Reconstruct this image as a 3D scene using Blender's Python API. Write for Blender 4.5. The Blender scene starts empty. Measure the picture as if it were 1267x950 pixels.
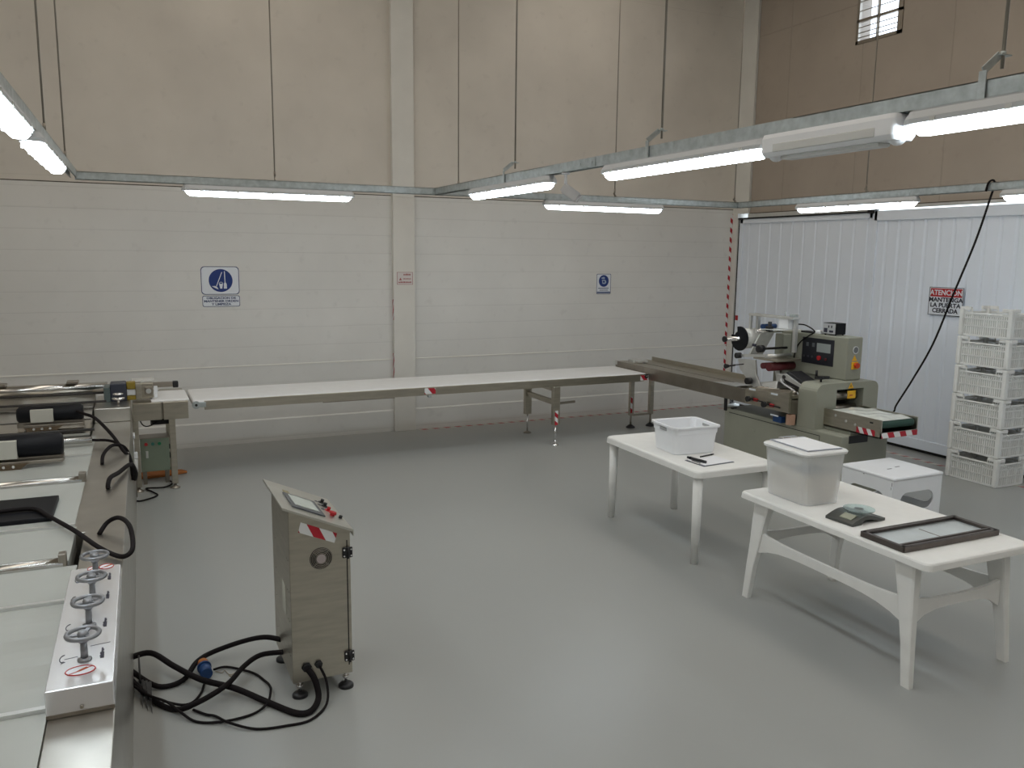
import bpy, bmesh, math, random
from mathutils import Vector, Matrix, Euler
random.seed(4)
S = bpy.context.scene
COL = S.collection
R = math.radians

# ------------------------------------------------------------------ camera
YAW, PIT, ROL, FPX, HC = 0.44386, 0.15385, 0.01103, 1025.4, 2.45
fw = Vector((math.sin(YAW)*math.cos(PIT), math.cos(YAW)*math.cos(PIT), -math.sin(PIT)))
rt = Vector((math.cos(YAW), -math.sin(YAW), 0)); up = rt.cross(fw)
r2 = math.cos(ROL)*rt + math.sin(ROL)*up; u2 = -math.sin(ROL)*rt + math.cos(ROL)*up
cd = bpy.data.cameras.new('camera'); cam = bpy.data.objects.new('camera', cd); COL.objects.link(cam)
cam.matrix_world = Matrix(((r2.x, u2.x, -fw.x, 0), (r2.y, u2.y, -fw.y, 0), (r2.z, u2.z, -fw.z, HC), (0, 0, 0, 1)))
cd.sensor_width = 36; cd.lens = 36*FPX/1267; cd.clip_start = .05; cd.clip_end = 100
S.camera = cam

# ------------------------------------------------------------------ world, exposure
w = bpy.data.worlds.new('world'); S.world = w; w.use_nodes = True
w.node_tree.nodes['Background'].inputs[0].default_value = (.80, .90, 1, 1)
w.node_tree.nodes['Background'].inputs[1].default_value = 2.2
S.view_settings.view_transform = 'Standard'; S.view_settings.look = 'None'
S.view_settings.gamma = 1; S.view_settings.use_curve_mapping = False
S.view_settings.exposure = 0.40
LAMP = 14.5      # fluorescent diffuser emission
ROOF_FILL = 1.75      # emission of the added, unseen roof strips

# ------------------------------------------------------------------ materials
MATS = {}
def mat(name, col, rough=.5, metal=0, spec=.5, noise=0, nscale=8, bump=0, bscale=40, coat=0, trans=0, ior=1.45, stretch=None, emis=0, alpha=1):
    m = bpy.data.materials.new(name); m.use_nodes = True; nt = m.node_tree; b = nt.nodes['Principled BSDF']
    c = (*col, 1)
    b.inputs['Base Color'].default_value = c; b.inputs['Roughness'].default_value = rough
    b.inputs['Metallic'].default_value = metal; b.inputs['Specular IOR Level'].default_value = spec
    b.inputs['Coat Weight'].default_value = coat; b.inputs['Transmission Weight'].default_value = trans
    b.inputs['IOR'].default_value = ior; b.inputs['Alpha'].default_value = alpha
    if emis:
        b.inputs['Emission Color'].default_value = c; b.inputs['Emission Strength'].default_value = emis
    if noise or bump:
        tc = nt.nodes.new('ShaderNodeTexCoord'); mp = nt.nodes.new('ShaderNodeMapping')
        nt.links.new(tc.outputs['Object'], mp.inputs[0])
        if stretch: mp.inputs['Scale'].default_value = stretch
    if noise:
        n = nt.nodes.new('ShaderNodeTexNoise'); n.inputs['Scale'].default_value = nscale; n.inputs['Detail'].default_value = 4
        nt.links.new(mp.outputs[0], n.inputs['Vector'])
        mr = nt.nodes.new('ShaderNodeMapRange'); mr.inputs[1].default_value = 0; mr.inputs[2].default_value = 1
        mr.inputs[3].default_value = 1-noise*1.9; mr.inputs[4].default_value = 1+noise*1.4
        nt.links.new(n.outputs[0], mr.inputs[0])
        mx = nt.nodes.new('ShaderNodeVectorMath'); mx.operation = 'SCALE'; mx.inputs[0].default_value = col
        nt.links.new(mr.outputs[0], mx.inputs['Scale']); nt.links.new(mx.outputs[0], b.inputs['Base Color'])
    if bump:
        n = nt.nodes.new('ShaderNodeTexNoise'); n.inputs['Scale'].default_value = bscale
        nt.links.new(mp.outputs[0], n.inputs['Vector'])
        bp = nt.nodes.new('ShaderNodeBump'); bp.inputs['Strength'].default_value = bump; bp.inputs['Distance'].default_value = .01
        nt.links.new(n.outputs[0], bp.inputs['Height']); nt.links.new(bp.outputs[0], b.inputs['Normal'])
    MATS[name] = m; return m

def stripe(name, d, period, c1, c2, duty=.5, rough=.5, phase=0):
    m = mat(name, c1, rough); nt = m.node_tree; b = nt.nodes['Principled BSDF']
    tc = nt.nodes.new('ShaderNodeTexCoord'); dp = nt.nodes.new('ShaderNodeVectorMath'); dp.operation = 'DOT_PRODUCT'
    dp.inputs[1].default_value = (d[0]/period, d[1]/period, d[2]/period)
    nt.links.new(tc.outputs['Object'], dp.inputs[0])
    fr = nt.nodes.new('ShaderNodeMath'); fr.operation = 'FRACT'; ph = nt.nodes.new('ShaderNodeMath'); ph.operation = 'ADD'; ph.inputs[1].default_value = phase; nt.links.new(dp.outputs['Value'], ph.inputs[0]); nt.links.new(ph.outputs[0], fr.inputs[0])
    gt = nt.nodes.new('ShaderNodeMath'); gt.operation = 'GREATER_THAN'; gt.inputs[1].default_value = duty; nt.links.new(fr.outputs[0], gt.inputs[0])
    mx = nt.nodes.new('ShaderNodeMix'); mx.data_type = 'RGBA'
    mx.inputs[6].default_value = (*c1, 1); mx.inputs[7].default_value = (*c2, 1)
    nt.links.new(gt.outputs[0], mx.inputs[0]); nt.links.new(mx.outputs[2], b.inputs['Base Color'])
    return m

def wall_mat(name, col, zlines, vper=None, strength=.35, noise=.06):
    """painted masonry with faint horizontal courses; zlines = (period, offset)"""
    m = mat(name, col, .55, noise=noise, nscale=1.3); nt = m.node_tree; b = nt.nodes['Principled BSDF']
    tc = nt.nodes.new('ShaderNodeTexCoord'); sp = nt.nodes.new('ShaderNodeSeparateXYZ'); nt.links.new(tc.outputs['Object'], sp.inputs[0])
    def M(op, a, bb=None):
        n = nt.nodes.new('ShaderNodeMath'); n.operation = op
        for i, v in enumerate((a, bb)):
            if v is None: continue
            if isinstance(v, (int, float)): n.inputs[i].default_value = v
            else: nt.links.new(v, n.inputs[i])
        return n.outputs[0]
    nz = nt.nodes.new('ShaderNodeTexNoise'); nz.inputs['Scale'].default_value = 2.5; nz.inputs['Detail'].default_value = 6
    nt.links.new(tc.outputs['Object'], nz.inputs['Vector'])
    h = None
    for ax, per, off, wd in zlines:
        x = M('ADD', M('SUBTRACT', sp.outputs[ax], off), M('MULTIPLY', nz.outputs[0], .012))
        f = M('FRACT', M('DIVIDE', x, per))
        d = M('ABSOLUTE', M('SUBTRACT', f, .5))          # .5 at a line
        g = M('MAXIMUM', M('SUBTRACT', d, .5-wd/per), 0); g = M('MULTIPLY', g, per/wd)
        h = g if h is None else M('MAXIMUM', h, g)
    bp = nt.nodes.new('ShaderNodeBump'); bp.inputs['Strength'].default_value = strength; bp.inputs['Distance'].default_value = .02
    tot = M('ADD', M('MULTIPLY', h, -1), M('MULTIPLY', nz.outputs[0], .55))
    nt.links.new(tot, bp.inputs['Height']); nt.links.new(bp.outputs[0], b.inputs['Normal'])
    # small dark scuffs and pores
    n3 = nt.nodes.new('ShaderNodeTexNoise'); n3.inputs['Scale'].default_value = 7; n3.inputs['Detail'].default_value = 8
    nt.links.new(tc.outputs['Object'], n3.inputs['Vector'])
    mr = nt.nodes.new('ShaderNodeMapRange'); mr.inputs[1].default_value = .27; mr.inputs[2].default_value = .40; mr.inputs[3].default_value = .93; mr.inputs[4].default_value = 1
    nt.links.new(n3.outputs[0], mr.inputs[0])
    old = b.inputs['Base Color'].links[0].from_socket
    s = nt.nodes.new('ShaderNodeVectorMath'); s.operation = 'SCALE'; nt.links.new(old, s.inputs[0])
    k = M('MULTIPLY', mr.outputs[0], M('SUBTRACT', 1, M('MULTIPLY', h, .10)))
    nt.links.new(k, s.inputs['Scale']); nt.links.new(s.outputs[0], b.inputs['Base Color'])
    return m

steel = mat('brushed_steel', (.50, .465, .395), .34, 1, noise=.12, nscale=6, stretch=(1, 1, 6))
steel_b = mat('bright_steel', (.62, .61, .58), .2, 1, noise=.06, nscale=5)
steel_d = mat('dark_steel', (.34, .31, .27), .38, 1, noise=.15, nscale=6)
plate = mat('panel_steel', (.50, .48, .44), .30, .95, noise=.14, nscale=4)
galv = mat('galvanised_steel', (.50, .55, .56), .42, .75, noise=.22, nscale=22)
alu = mat('aluminium', (.72, .73, .72), .35, .8, noise=.08)
chrome = mat('chrome', (.85, .85, .86), .12, 1)
cast = mat('cast_grey_metal', (.26, .27, .29), .38, .8, noise=.15, nscale=30)
white_p = mat('white_plastic', (.82, .84, .87), .42, noise=.03, nscale=5)
white_t = mat('white_table_plastic', (.79, .79, .77), .5, noise=.04, nscale=9)
belt_w = mat('white_belt', (.80, .81, .82), .45, noise=.03)
belt_g = mat('green_belt', (.02, .06, .045), .5)
deck_w = mat('white_deck', (.41, .43, .41), .34, noise=.06, nscale=2.2)
frost = mat('frosted_plastic', (.88, .90, .91), .35, alpha=.34)
crate_m = mat('crate_plastic', (.88, .89, .87), .45, noise=.05, trans=.12)
crate_s = mat('crate_sheet', (.86, .86, .83), .5, alpha=.62)
black = mat('black_plastic', (.012, .012, .014), .45)
rubber = mat('black_cable', (.008, .006, .007), .75, spec=.2)
blackm = mat('black_gloss', (.005, .006, .009), .5, spec=.25)
beige = mat('machine_enamel', (.30, .305, .25), .42, noise=.05, nscale=5)
greenbox = mat('green_enamel', (.24, .29, .22), .45, noise=.05)
red = mat('red', (.42, .015, .02), .45)
dred = mat('dark_red_rubber', (.10, .012, .016), .4)
yellow = mat('yellow', (.75, .42, .02), .5)
blue = mat('sign_blue', (.010, .035, .19), .5)
bluep = mat('blue_plastic', (.012, .05, .16), .45)
orange = mat('orange_cloth', (.38, .13, .03), .8)
paper = mat('paper', (.80, .81, .84), .7)
lcd = mat('screen_grey', (.30, .33, .33), .3)
signw = mat('sign_white', (.74, .78, .84), .5)
ink = mat('ink', (.03, .03, .05), .6)
redink = mat('faded_red_ink', (.36, .10, .10), .6)
blueink = mat('blue_ink', (.02, .04, .14), .6)
glassm = mat('tinted_glass', (.70, .86, .84), .05, trans=.9, ior=1.45)
lens_m = mat('clear_lens', (.85, .86, .84), .25, trans=.3)
tray_w = mat('tray_sheet', (.55, .60, .62), .3, noise=.1)
green = mat('green_button', (.02, .22, .10), .4)
brownb = mat('brown_pulley', (.10, .07, .04), .6)
pink = mat('pale_pink_block', (.45, .28, .20), .6)
film = mat('white_film', (.74, .76, .74), .3, noise=.08, nscale=14)
cream = mat('cream_filling', (.62, .55, .44), .8, noise=.15)
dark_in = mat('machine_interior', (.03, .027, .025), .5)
glow = mat('fluorescent_diffuser', (.93, .97, 1.0), .4, emis=LAMP)
for m_ in (glow,): m_.node_tree.nodes['Principled BSDF'].inputs['Emission Color'].default_value = (.84, .94, 1, 1)
roof_fill = mat('added_roof_glow', (1, .91, .80), .5, emis=ROOF_FILL)
glassw = mat('window_glass', (.95, .97, 1), .02, trans=1, ior=1.02)

W0 = (.72, .72, .70)
wallm = wall_mat('painted_block_wall', W0, [(2, .24, .30, .009)], strength=.08)
wallu = wall_mat('painted_concrete_upper', (.66, .62, .56), [(2, 2.9, 3.3, .006)], strength=.06, noise=.09)
tanm = wall_mat('bare_concrete_panels', (.40, .345, .29), [(1, 1.36, 7.22-1.36*2, .014), (2, 2.75, .35, .012)], strength=.3, noise=.08)
pil_m = mat('painted_pillar', (.72, .71, .67), .55, noise=.05, nscale=3)
doorm = mat('white_door_sheet', (.80, .86, .95), .38, noise=.03, nscale=2)
ceilm = mat('ceiling_sheet', (.50, .47, .42), .6, noise=.05)
# floor: glossy grey epoxy
floorm = mat('epoxy_floor', (.325, .335, .325), .30, spec=.45, noise=.04, nscale=.5)
RW = ((.72, .73, .74), (.42, .015, .03))
def tape(d, period, duty=.5):
    k = 'tape_%d' % len(MATS); return stripe(k, d, period, RW[0], RW[1], duty)

# ------------------------------------------------------------------ mesh builder
class MB:
    def __init__(s): s.bm = bmesh.new()
    def _add(s, vs, fs, sm=False):
        v = [s.bm.verts.new(p) for p in vs]
        for f in fs:
            try: s.bm.faces.new([v[i] for i in f]).smooth = sm
            except ValueError: pass
        return s
    def box(s, x0, x1, y0, y1, z0, z1):
        vs = [(x, y, z) for z in (z0, z1) for x, y in ((x0, y0), (x1, y0), (x1, y1), (x0, y1))]
        return s._add(vs, [(3, 2, 1, 0), (4, 5, 6, 7), (0, 1, 5, 4), (1, 2, 6, 5), (2, 3, 7, 6), (3, 0, 4, 7)])
    def rbox(s, x0, x1, y0, y1, z0, z1, r=.01, seg=2):
        t = bmesh.new(); bmesh.ops.create_cube(t, size=1)
        for v in t.verts: v.co = ((x0+x1)/2+v.co.x*(x1-x0), (y0+y1)/2+v.co.y*(y1-y0), (z0+z1)/2+v.co.z*(z1-z0))
        bmesh.ops.bevel(t, geom=t.edges[:], offset=min(r, .45*min(x1-x0, y1-y0, z1-z0)), segments=seg, affect='EDGES', profile=.5)
        return s.merge(t)
    def merge(s, t, M=None):
        me = bpy.data.meshes.new('tmp'); t.to_mesh(me); t.free()
        if M is not None: me.transform(M)
        s.bm.from_mesh(me); bpy.data.meshes.remove(me); return s
    def hull8(s, lo, hi):      # lo, hi: four points each
        return s._add(list(lo)+list(hi), [(3, 2, 1, 0), (4, 5, 6, 7), (0, 1, 5, 4), (1, 2, 6, 5), (2, 3, 7, 6), (3, 0, 4, 7)])
    def bar(s, p, q, a=.02, b=.02, upv=(0, 0, 1)):
        p, q = Vector(p), Vector(q); d = (q-p).normalized(); u = Vector(upv)
        if abs(d.dot(u)) > .98: u = Vector((1, 0, 0))
        x = d.cross(u).normalized()*a/2; y = x.cross(d).normalized()*b/2
        return s.hull8([p-x-y, p+x-y, p+x+y, p-x+y], [q-x-y, q+x-y, q+x+y, q-x+y])
    def cyl(s, p, q, r, r1=None, n=20, sm=True, caps=True):
        p, q = Vector(p), Vector(q); r1 = r if r1 is None else r1; d = (q-p).normalized()
        u = Vector((0, 0, 1)) if abs(d.z) < .9 else Vector((1, 0, 0)); x = d.cross(u).normalized(); y = x.cross(d)
        ring = lambda c, k: [c+(x*math.cos(2*math.pi*i/n)+y*math.sin(2*math.pi*i/n))*k for i in range(n)]
        v = [s.bm.verts.new(t) for t in ring(p, r)+ring(q, r1)]
        for i in range(n):
            f = s.bm.faces.new((v[i], v[(i+1) % n], v[n+(i+1) % n], v[n+i])); f.smooth = sm
        if caps: s.bm.faces.new(v[:n][::-1]); s.bm.faces.new(v[n:])
        return s
    def tube(s, pts, r, n=10, closed=False, sub=6):
        P = [Vector(p) for p in pts]; Q = []
        m = len(P)
        rng = range(m) if closed else range(m-1)
        for i in rng:
            g = (lambda k: P[k % m]) if closed else (lambda k: P[max(0, min(m-1, k))])
            a, b_, c, d = g(i-1), g(i), g(i+1), g(i+2)
            for k in range(sub):
                t = k/sub
                Q.append(.5*((2*b_)+(c-a)*t+(2*a-5*b_+4*c-d)*t*t+(-a+3*b_-3*c+d)*t**3))
        if not closed: Q.append(P[-1])
        L = len(Q); rings = []; pu = None
        for i, q in enumerate(Q):
            d = ((Q[(i+1) % L] if closed or i < L-1 else q)-(Q[i-1] if closed or i > 0 else q)).normalized()
            if pu is None: pu = d.cross(Vector((0, 0, 1)) if abs(d.z) < .9 else Vector((1, 0, 0))).normalized()
            x = (pu-d*pu.dot(d)).normalized(); pu = x; y = d.cross(x)
            rings.append([s.bm.verts.new(q+(x*math.cos(2*math.pi*k/n)+y*math.sin(2*math.pi*k/n))*r) for k in range(n)])
        for i in range(L if closed else L-1):
            a, b_ = rings[i], rings[(i+1) % L]
            for k in range(n): s.bm.faces.new((a[k], a[(k+1) % n], b_[(k+1) % n], b_[k])).smooth = True
        if not closed: s.bm.faces.new(rings[0][::-1]); s.bm.faces.new(rings[-1])
        return s
    def prism(s, poly, axis, a0, a1):
        """poly: 2D outline; axis x -> (y,z), y -> (x,z), z -> (x,y)"""
        f = {'x': lambda u, v, a: (a, u, v), 'y': lambda u, v, a: (u, a, v), 'z': lambda u, v, a: (u, v, a)}[axis]
        lo = [s.bm.verts.new(f(u, v, a0)) for u, v in poly]; hi = [s.bm.verts.new(f(u, v, a1)) for u, v in poly]
        k = len(poly)
        s.bm.faces.new(lo[::-1]); s.bm.faces.new(hi)
        for i in range(k): s.bm.faces.new((lo[i], lo[(i+1) % k], hi[(i+1) % k], hi[i]))
        return s
    def lathe(s, prof, c=(0, 0, 0), n=24, axis='z'):
        rings = []
        for r, h in prof:
            row = []
            for i in range(n):
                a = 2*math.pi*i/n; u, v = r*math.cos(a), r*math.sin(a)
                p = {'z': (u, v, h), 'x': (h, u, v), 'y': (u, h, v)}[axis]
                row.append(s.bm.verts.new((c[0]+p[0], c[1]+p[1], c[2]+p[2])))
            rings.append(row)
        for a, b_ in zip(rings, rings[1:]):
            for i in range(n): s.bm.faces.new((a[i], a[(i+1) % n], b_[(i+1) % n], b_[i])).smooth = True
        s.bm.faces.new(rings[0][::-1]); s.bm.faces.new(rings[-1]); return s
    def sphere(s, c, r, n=12):
        t = bmesh.new(); bmesh.ops.create_uvsphere(t, u_segments=n, v_segments=n//2+2, radius=r)
        for f in t.faces: f.smooth = True
        return s.merge(t, Matrix.Translation(c))
    def build(s, name, m, parent=None, bevel=0, local=False, seg=2):
        bm = s.bm; bmesh.ops.recalc_face_normals(bm, faces=bm.faces[:])
        me = bpy.data.meshes.new(name); o = bpy.data.objects.new(name, me); COL.objects.link(o)
        if parent is not None:
            M = WM[parent]
            if not local: bm.transform(M.inverted())
            WM[o] = M; o.parent = parent
        else:
            xs = [v.co for v in bm.verts]
            c = Vector(((min(v.x for v in xs)+max(v.x for v in xs))/2, (min(v.y for v in xs)+max(v.y for v in xs))/2, min(v.z for v in xs)))
            if KEEP0: c = Vector((0, 0, 0))
            bm.transform(Matrix.Translation(-c)); o.location = c; WM[o] = Matrix.Translation(c)
        bm.to_mesh(me); bm.free()
        for mm in (m if isinstance(m, (list, tuple)) else [m]): me.materials.append(mm)
        if bevel:
            md = o.modifiers.new('bevel', 'BEVEL'); md.width = bevel; md.segments = seg; md.limit_method = 'ANGLE'; md.angle_limit = R(40)
            md.harden_normals = False
        return o
KEEP0 = False
WM = {}
def tag(o, label=None, cat=None, group=None, kind=None):
    if label: o['label'] = label
    if cat: o['category'] = cat
    if group: o['group'] = group
    if kind: o['kind'] = kind
    return o
def thing(name, label, cat, loc=(0, 0, 0), rz=0, group=None):
    o = bpy.data.objects.new(name, None); COL.objects.link(o); o.empty_display_size = .1
    o.location = loc; o.rotation_euler = (0, 0, rz)
    WM[o] = Matrix.Translation(loc) @ Matrix.Rotation(rz, 4, 'Z')
    return tag(o, label, cat, group)
def struct(o): o['kind'] = 'structure'; return o
def kids(o): return [c for c in bpy.data.objects if c.parent == o]
def copy_tree(o, parent=None, loc=None, rz=None, label=None):
    c = o.copy(); COL.objects.link(c)
    if parent is not None: c.parent = parent
    if loc is not None: c.location = loc
    if rz is not None: c.rotation_euler = (0, 0, rz)
    if label: c['label'] = label
    for k in kids(o): copy_tree(k, c)
    return c
def rrect(x0, x1, y0, y1, r, n=5):
    out = []
    for cx, cy, a in ((x1-r, y1-r, 0), (x0+r, y1-r, 90), (x0+r, y0+r, 180), (x1-r, y0+r, 270)):
        for i in range(n+1): t = R(a+90*i/n); out.append((cx+r*math.cos(t), cy+r*math.sin(t)))
    return out
def ring_loft(mb, rings, cap0=True, cap1=True, sm=False):
    V = [[mb.bm.verts.new(p) for p in rg] for rg in rings]; k = len(V[0])
    for a, b_ in zip(V, V[1:]):
        for i in range(k): mb.bm.faces.new((a[i], a[(i+1) % k], b_[(i+1) % k], b_[i])).smooth = sm
    if cap0: mb.bm.faces.new(V[0][::-1])
    if cap1: mb.bm.faces.new(V[-1])
    return mb
def text(body, size, origin, right, upv, m, parent, name='lettering', align='CENTER', depth=.0008, stretch=1, bold=0):
    cu = bpy.data.curves.new('t', 'FONT'); cu.body = body; cu.size = size; cu.extrude = depth; cu.align_x = align; cu.align_y = 'CENTER'
    cu.offset = bold; cu.space_line = .95; cu.resolution_u = 3
    o = bpy.data.objects.new('t', cu); COL.objects.link(o)
    dg = bpy.context.evaluated_depsgraph_get(); me = bpy.data.meshes.new_from_object(o.evaluated_get(dg))
    bpy.data.objects.remove(o); bpy.data.curves.remove(cu)
    rv, uv = Vector(right).normalized(), Vector(upv).normalized(); nv = rv.cross(uv)
    M = Matrix(((rv.x*stretch, uv.x, nv.x, origin[0]), (rv.y*stretch, uv.y, nv.y, origin[1]), (rv.z*stretch, uv.z, nv.z, origin[2]), (0, 0, 0, 1)))
    me.transform(M); mb = MB(); mb.bm.from_mesh(me); bpy.data.meshes.remove(me)
    return mb.build(name, m, parent)

# ================================================================== SETTING
XR, YB, ZC = 9.25, 11.0, 7.0
KEEP0 = True
struct(MB().box(-6, XR+.3, -5, YB+.3, -.2, 0).build('floor', floorm))
struct(MB().box(-6, XR+.3, -5, YB+.3, ZC, ZC+.2).build('ceiling', ceilm))
wb = struct(MB().box(-6, XR+.3, YB, YB+.3, 0, 3.222).build('wall_back', wallm))
struct(MB().box(-6, XR+.3, YB+.004, YB+.3, 3.234, ZC).build('wall_back_upper', wallu))
struct(MB().box(-6, XR, YB+.012, YB+.3, 3.222, 3.234).build('trim_1', mat('joint_shadow_gap', (.10, .085, .07), .9)))
struct(MB().box(-6.3, -6, -5, YB+.3, 0, ZC).build('wall_left', wallm))
struct(MB().box(-6, XR+.3, -5.3, -5, 0, ZC).build('wall_front', wallm))
# right wall: bare concrete above the doors, with a window opening
wy0, wy1, wz0, wz1 = 7.96, 8.70, 5.32, 5.98
mb = MB()
mb.box(XR, XR+.25, -5, wy0, 3.16, ZC).box(XR, XR+.25, wy1, 10.62, 3.16, ZC)
mb.box(XR, XR+.25, wy0, wy1, 3.16, wz0).box(XR, XR+.25, wy0, wy1, wz1, ZC)
mb.box(XR, XR+.25, -5, 1.2, 0, 3.16)
struct(mb.build('wall_right', tanm))
struct(MB().box(XR-.03, XR+.25, 10.885, YB, 0, 3.16).box(XR-.03, XR+.25, 10.64, YB, 3.16, ZC).build('trim_2', pil_m))            # pale corner pier
struct(MB().box(XR+.02, XR+.25, 10.60, 10.66, 3.16, ZC).build('trim_3', MATS['joint_shadow_gap']))
# wall pier and ledge at the foot of the back wall
struct(MB().box(3.40, 3.705, YB-.07, YB, 0, 3.205).box(3.40, 3.705, YB-.066, YB+.05, 3.205, ZC).build('trim_4', pil_m, bevel=.006))
struct(MB().prism([(YB, 0), (YB-.018, 0), (YB-.018, .29), (YB, .305)], 'x', -6, 3.398).prism([(YB, 0), (YB-.018, 0), (YB-.018, .29), (YB, .305)], 'x', 3.708, XR-.04).build('baseboard_back', wallm))
struct(MB().prism([(YB, 1.0), (YB-.006, 1.0), (YB-.006, 1.012), (YB, 1.02)], 'x', -6, 3.398).prism([(YB, 1.0), (YB-.006, 1.0), (YB-.006, 1.012), (YB, 1.02)], 'x', 3.708, XR-.04).build('trim_5', pil_m))
# window
o = MB()
for a in ((wy0, wy0+.075, wz0, wz1), (wy1-.04, wy1, wz0, wz1), (wy0, wy1, wz0, wz0+.04), (wy0, wy1, wz1-.04, wz1), (wy0, wy1, 5.60, 5.635), ((wy0+wy1)/2+.02, (wy0+wy1)/2+.035, wz0, wz1)):
    o.box(XR-.015, XR+.03, *a)
for z in (5.40, 5.46, 5.53, 5.74, 5.86): o.box(XR+.0, XR+.012, wy0, wy1, z, z+.010)
wn = struct(o.build('window_1', steel_d))
MB().box(XR+.016, XR+.02, wy0+.02, wy1-.02, wz0+.02, wz1-.02).build('pane', glassw, wn)
# corrugated white doors on the right wall
def corr(y0, y1, z0, z1, per, dep, x, groove):
    pts = []; y = y1
    while y > y0+1e-6:
        a = min(per, y-y0)
        for t, d in ((0, 0), (per-groove*3, 0), (per-groove*2, dep), (per-groove, dep)):
            if t < a: pts.append((y-t, x-.0+d))
        y -= per
    pts.append((y0, x))
    poly = [(px, py) for py, px in pts] + [(x+.05, y0), (x+.05, y1)]
    return poly
mb = MB(); mb.prism(corr(8.24, 10.84, .12, 3.0, .235, .012, XR+.02, .016), 'z', .12, 3.00)
d1 = struct(mb.build('door_1', doorm))
MB().box(XR+.0, XR+.05, 8.20, 10.85, 3.0, 3.07).box(XR, XR+.05, 10.78, 10.86, .05, 3.07).box(XR, XR+.05, 8.17, 8.25, .05, 3.07).box(XR, XR+.05, 8.2, 10.85, .05, .14).build('door_frame', doorm, d1, bevel=.004)
mb = MB(); mb.prism(corr(1.30, 8.10, .14, 2.98, .198, .014, XR-.03, .020), 'z', .14, 2.98)
d2 = struct(mb.build('door_2', doorm))
MB().box(XR-.05, XR+.0, 1.2, 8.13, 2.96, 3.09).box(XR-.05, XR+.0, 1.2, 8.13, .045, .17).box(XR-.05, XR, 8.08, 8.14, .045, 3.09).build('door_frame', doorm, d2, bevel=.004)
struct(MB().box(XR-.02, XR+.1, 8.17, 10.884, 3.072, 3.092).box(XR-.06, XR+.02, 8.13, 8.24, 3.06, 3.11).box(XR+.03, XR+.1, 8.14, 8.17, .02, 3.07).box(XR+.0, XR+.1, 10.863, 10.884, .02, 3.07).build('trim_6', black))
struct(MB().box(XR-.03, XR+.1, 8.17, 10.64, 3.092, 3.15).box(XR-.03, XR+.1, 1.2, 8.17, 3.11, 3.15).build('trim_7', alu))
struct(MB().box(XR+.0, XR+.2, 1.2, 10.64, .0, .05).build('trim_8', black))                                # dark gap under the doors
struct(MB().box(XR-.005, XR+.1, 1.2, 10.64, 3.15, 3.165).build('trim_9', MATS['joint_shadow_gap']))
# unseen glowing strips added under the roof for warm light from above
for i, (x0, x1) in enumerate(((-4.2, -3.0), (1.0, 2.2), (5.6, 6.8))):
    struct(MB().box(x0, x1, -4, 10.2, ZC-.03, ZC-.002).build('window_%d' % (i+2), roof_fill))

# floor and wall marking tapes
KEEP0 = False
tag(MB().box(3.74, 9.10, 10.895, 10.955, .0005, .002).build('floor_tape', stripe('floor_tape_back', (1, .5, 0), .17, (.52, .50, .46), (.40, .09, .09), .52)), 'faded red and white tape on the floor along the back wall', 'tape')
tag(MB().box(8.84, 8.90, 2.5, 10.7, .0005, .002).build('floor_tape', stripe('floor_tape_right', (.7, 1, 0), .17, (.55, .54, .50), (.36, .09, .09), .60)), 'red and white tape on the floor along the white doors', 'tape')
tag(MB().box(9.175, 9.218, YB-.0025, YB-.0005, .45, 3.16).build('wall_tape', tape((.9, 0, 1), .155, .52)), 'red and white striped tape running up the wall in the corner', 'tape')
tag(MB().box(3.3965, 3.3985, YB-.068, YB-.02, .70, 1.10).build('wall_tape', tape((0, 2.4, 1), .155, .5)), 'short striped tape low on the wall pier just above the belt', 'tape')
tag(MB().box(3.3965, 3.3985, YB-.068, YB-.02, 1.56, 1.84).build('wall_tape', tape((0, 2.4, 1), .155, .5)), 'short striped tape on the wall pier under the small red notice', 'tape')
tag(MB().box(XR-.003, XR-.0002, 10.785, 10.85, 1.43, 1.51).build('red_sticker', red), 'small red square sticker on the door frame in the corner above the film roll', 'sticker')

# ================================================================== SIGNS
BX, BU = (1, 0, 0), (0, 0, 1)
def frame_outline(mb, poly, w_, yb, th, cx, cy, sx, sy):
    k = len(poly); inner = [(cx+(u-cx)*sx, cy+(v-cy)*sy) for u, v in poly]
    for i in range(k):
        a, b_, c, d = poly[i], poly[(i+1) % k], inner[(i+1) % k], inner[i]
        mb.hull8([(a[0], yb, a[1]), (b_[0], yb, b_[1]), (c[0], yb, c[1]), (d[0], yb, d[1])], [(a[0], yb-th, a[1]), (b_[0], yb-th, b_[1]), (c[0], yb-th, c[1]), (d[0], yb-th, d[1])])
sg = thing('safety_sign', 'blue and white sign with a broom, bucket and shovel, two panels, left of the pier', 'sign', (1.17, YB, 1.76))
y = YB-.001
MB().prism(rrect(.945, 1.40, 1.925, 2.275, .045), 'y', y, y-.003).build('symbol_panel', signw, sg)
o = MB(); frame_outline(o, rrect(.945, 1.40, 1.925, 2.275, .045), 0, y-.003, .0008, 1.1725, 2.1, .965, .955); o.build('border', blueink, sg)
o = MB(); o.prism([(1.178+.142*math.cos(R(t)), 2.10+.142*math.sin(R(t))) for t in range(0, 360, 8)], 'y', y-.003, y-.0042); o.build('symbol_disc', blue, sg)
o = MB(); yy = y-.0045
o.bar((1.195, yy, 2.205), (1.125, yy, 2.03), .009, .001, (0, 1, 0)); o.prism([(1.068, 2.030), (1.105, 2.033), (1.128, 2.026), (1.150, 1.992), (1.135, 1.995), (1.10, 2.012)], 'y', yy, yy-.001)
o.prism([(1.157, 2.06), (1.203, 2.06), (1.192, 2.0), (1.168, 2.0)], 'y', yy, yy-.001)
o.tube([(1.158, yy, 2.06), (1.165, yy, 2.075), (1.18, yy, 2.08), (1.195, yy, 2.075), (1.202, yy, 2.06)], .003, 6)
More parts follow.
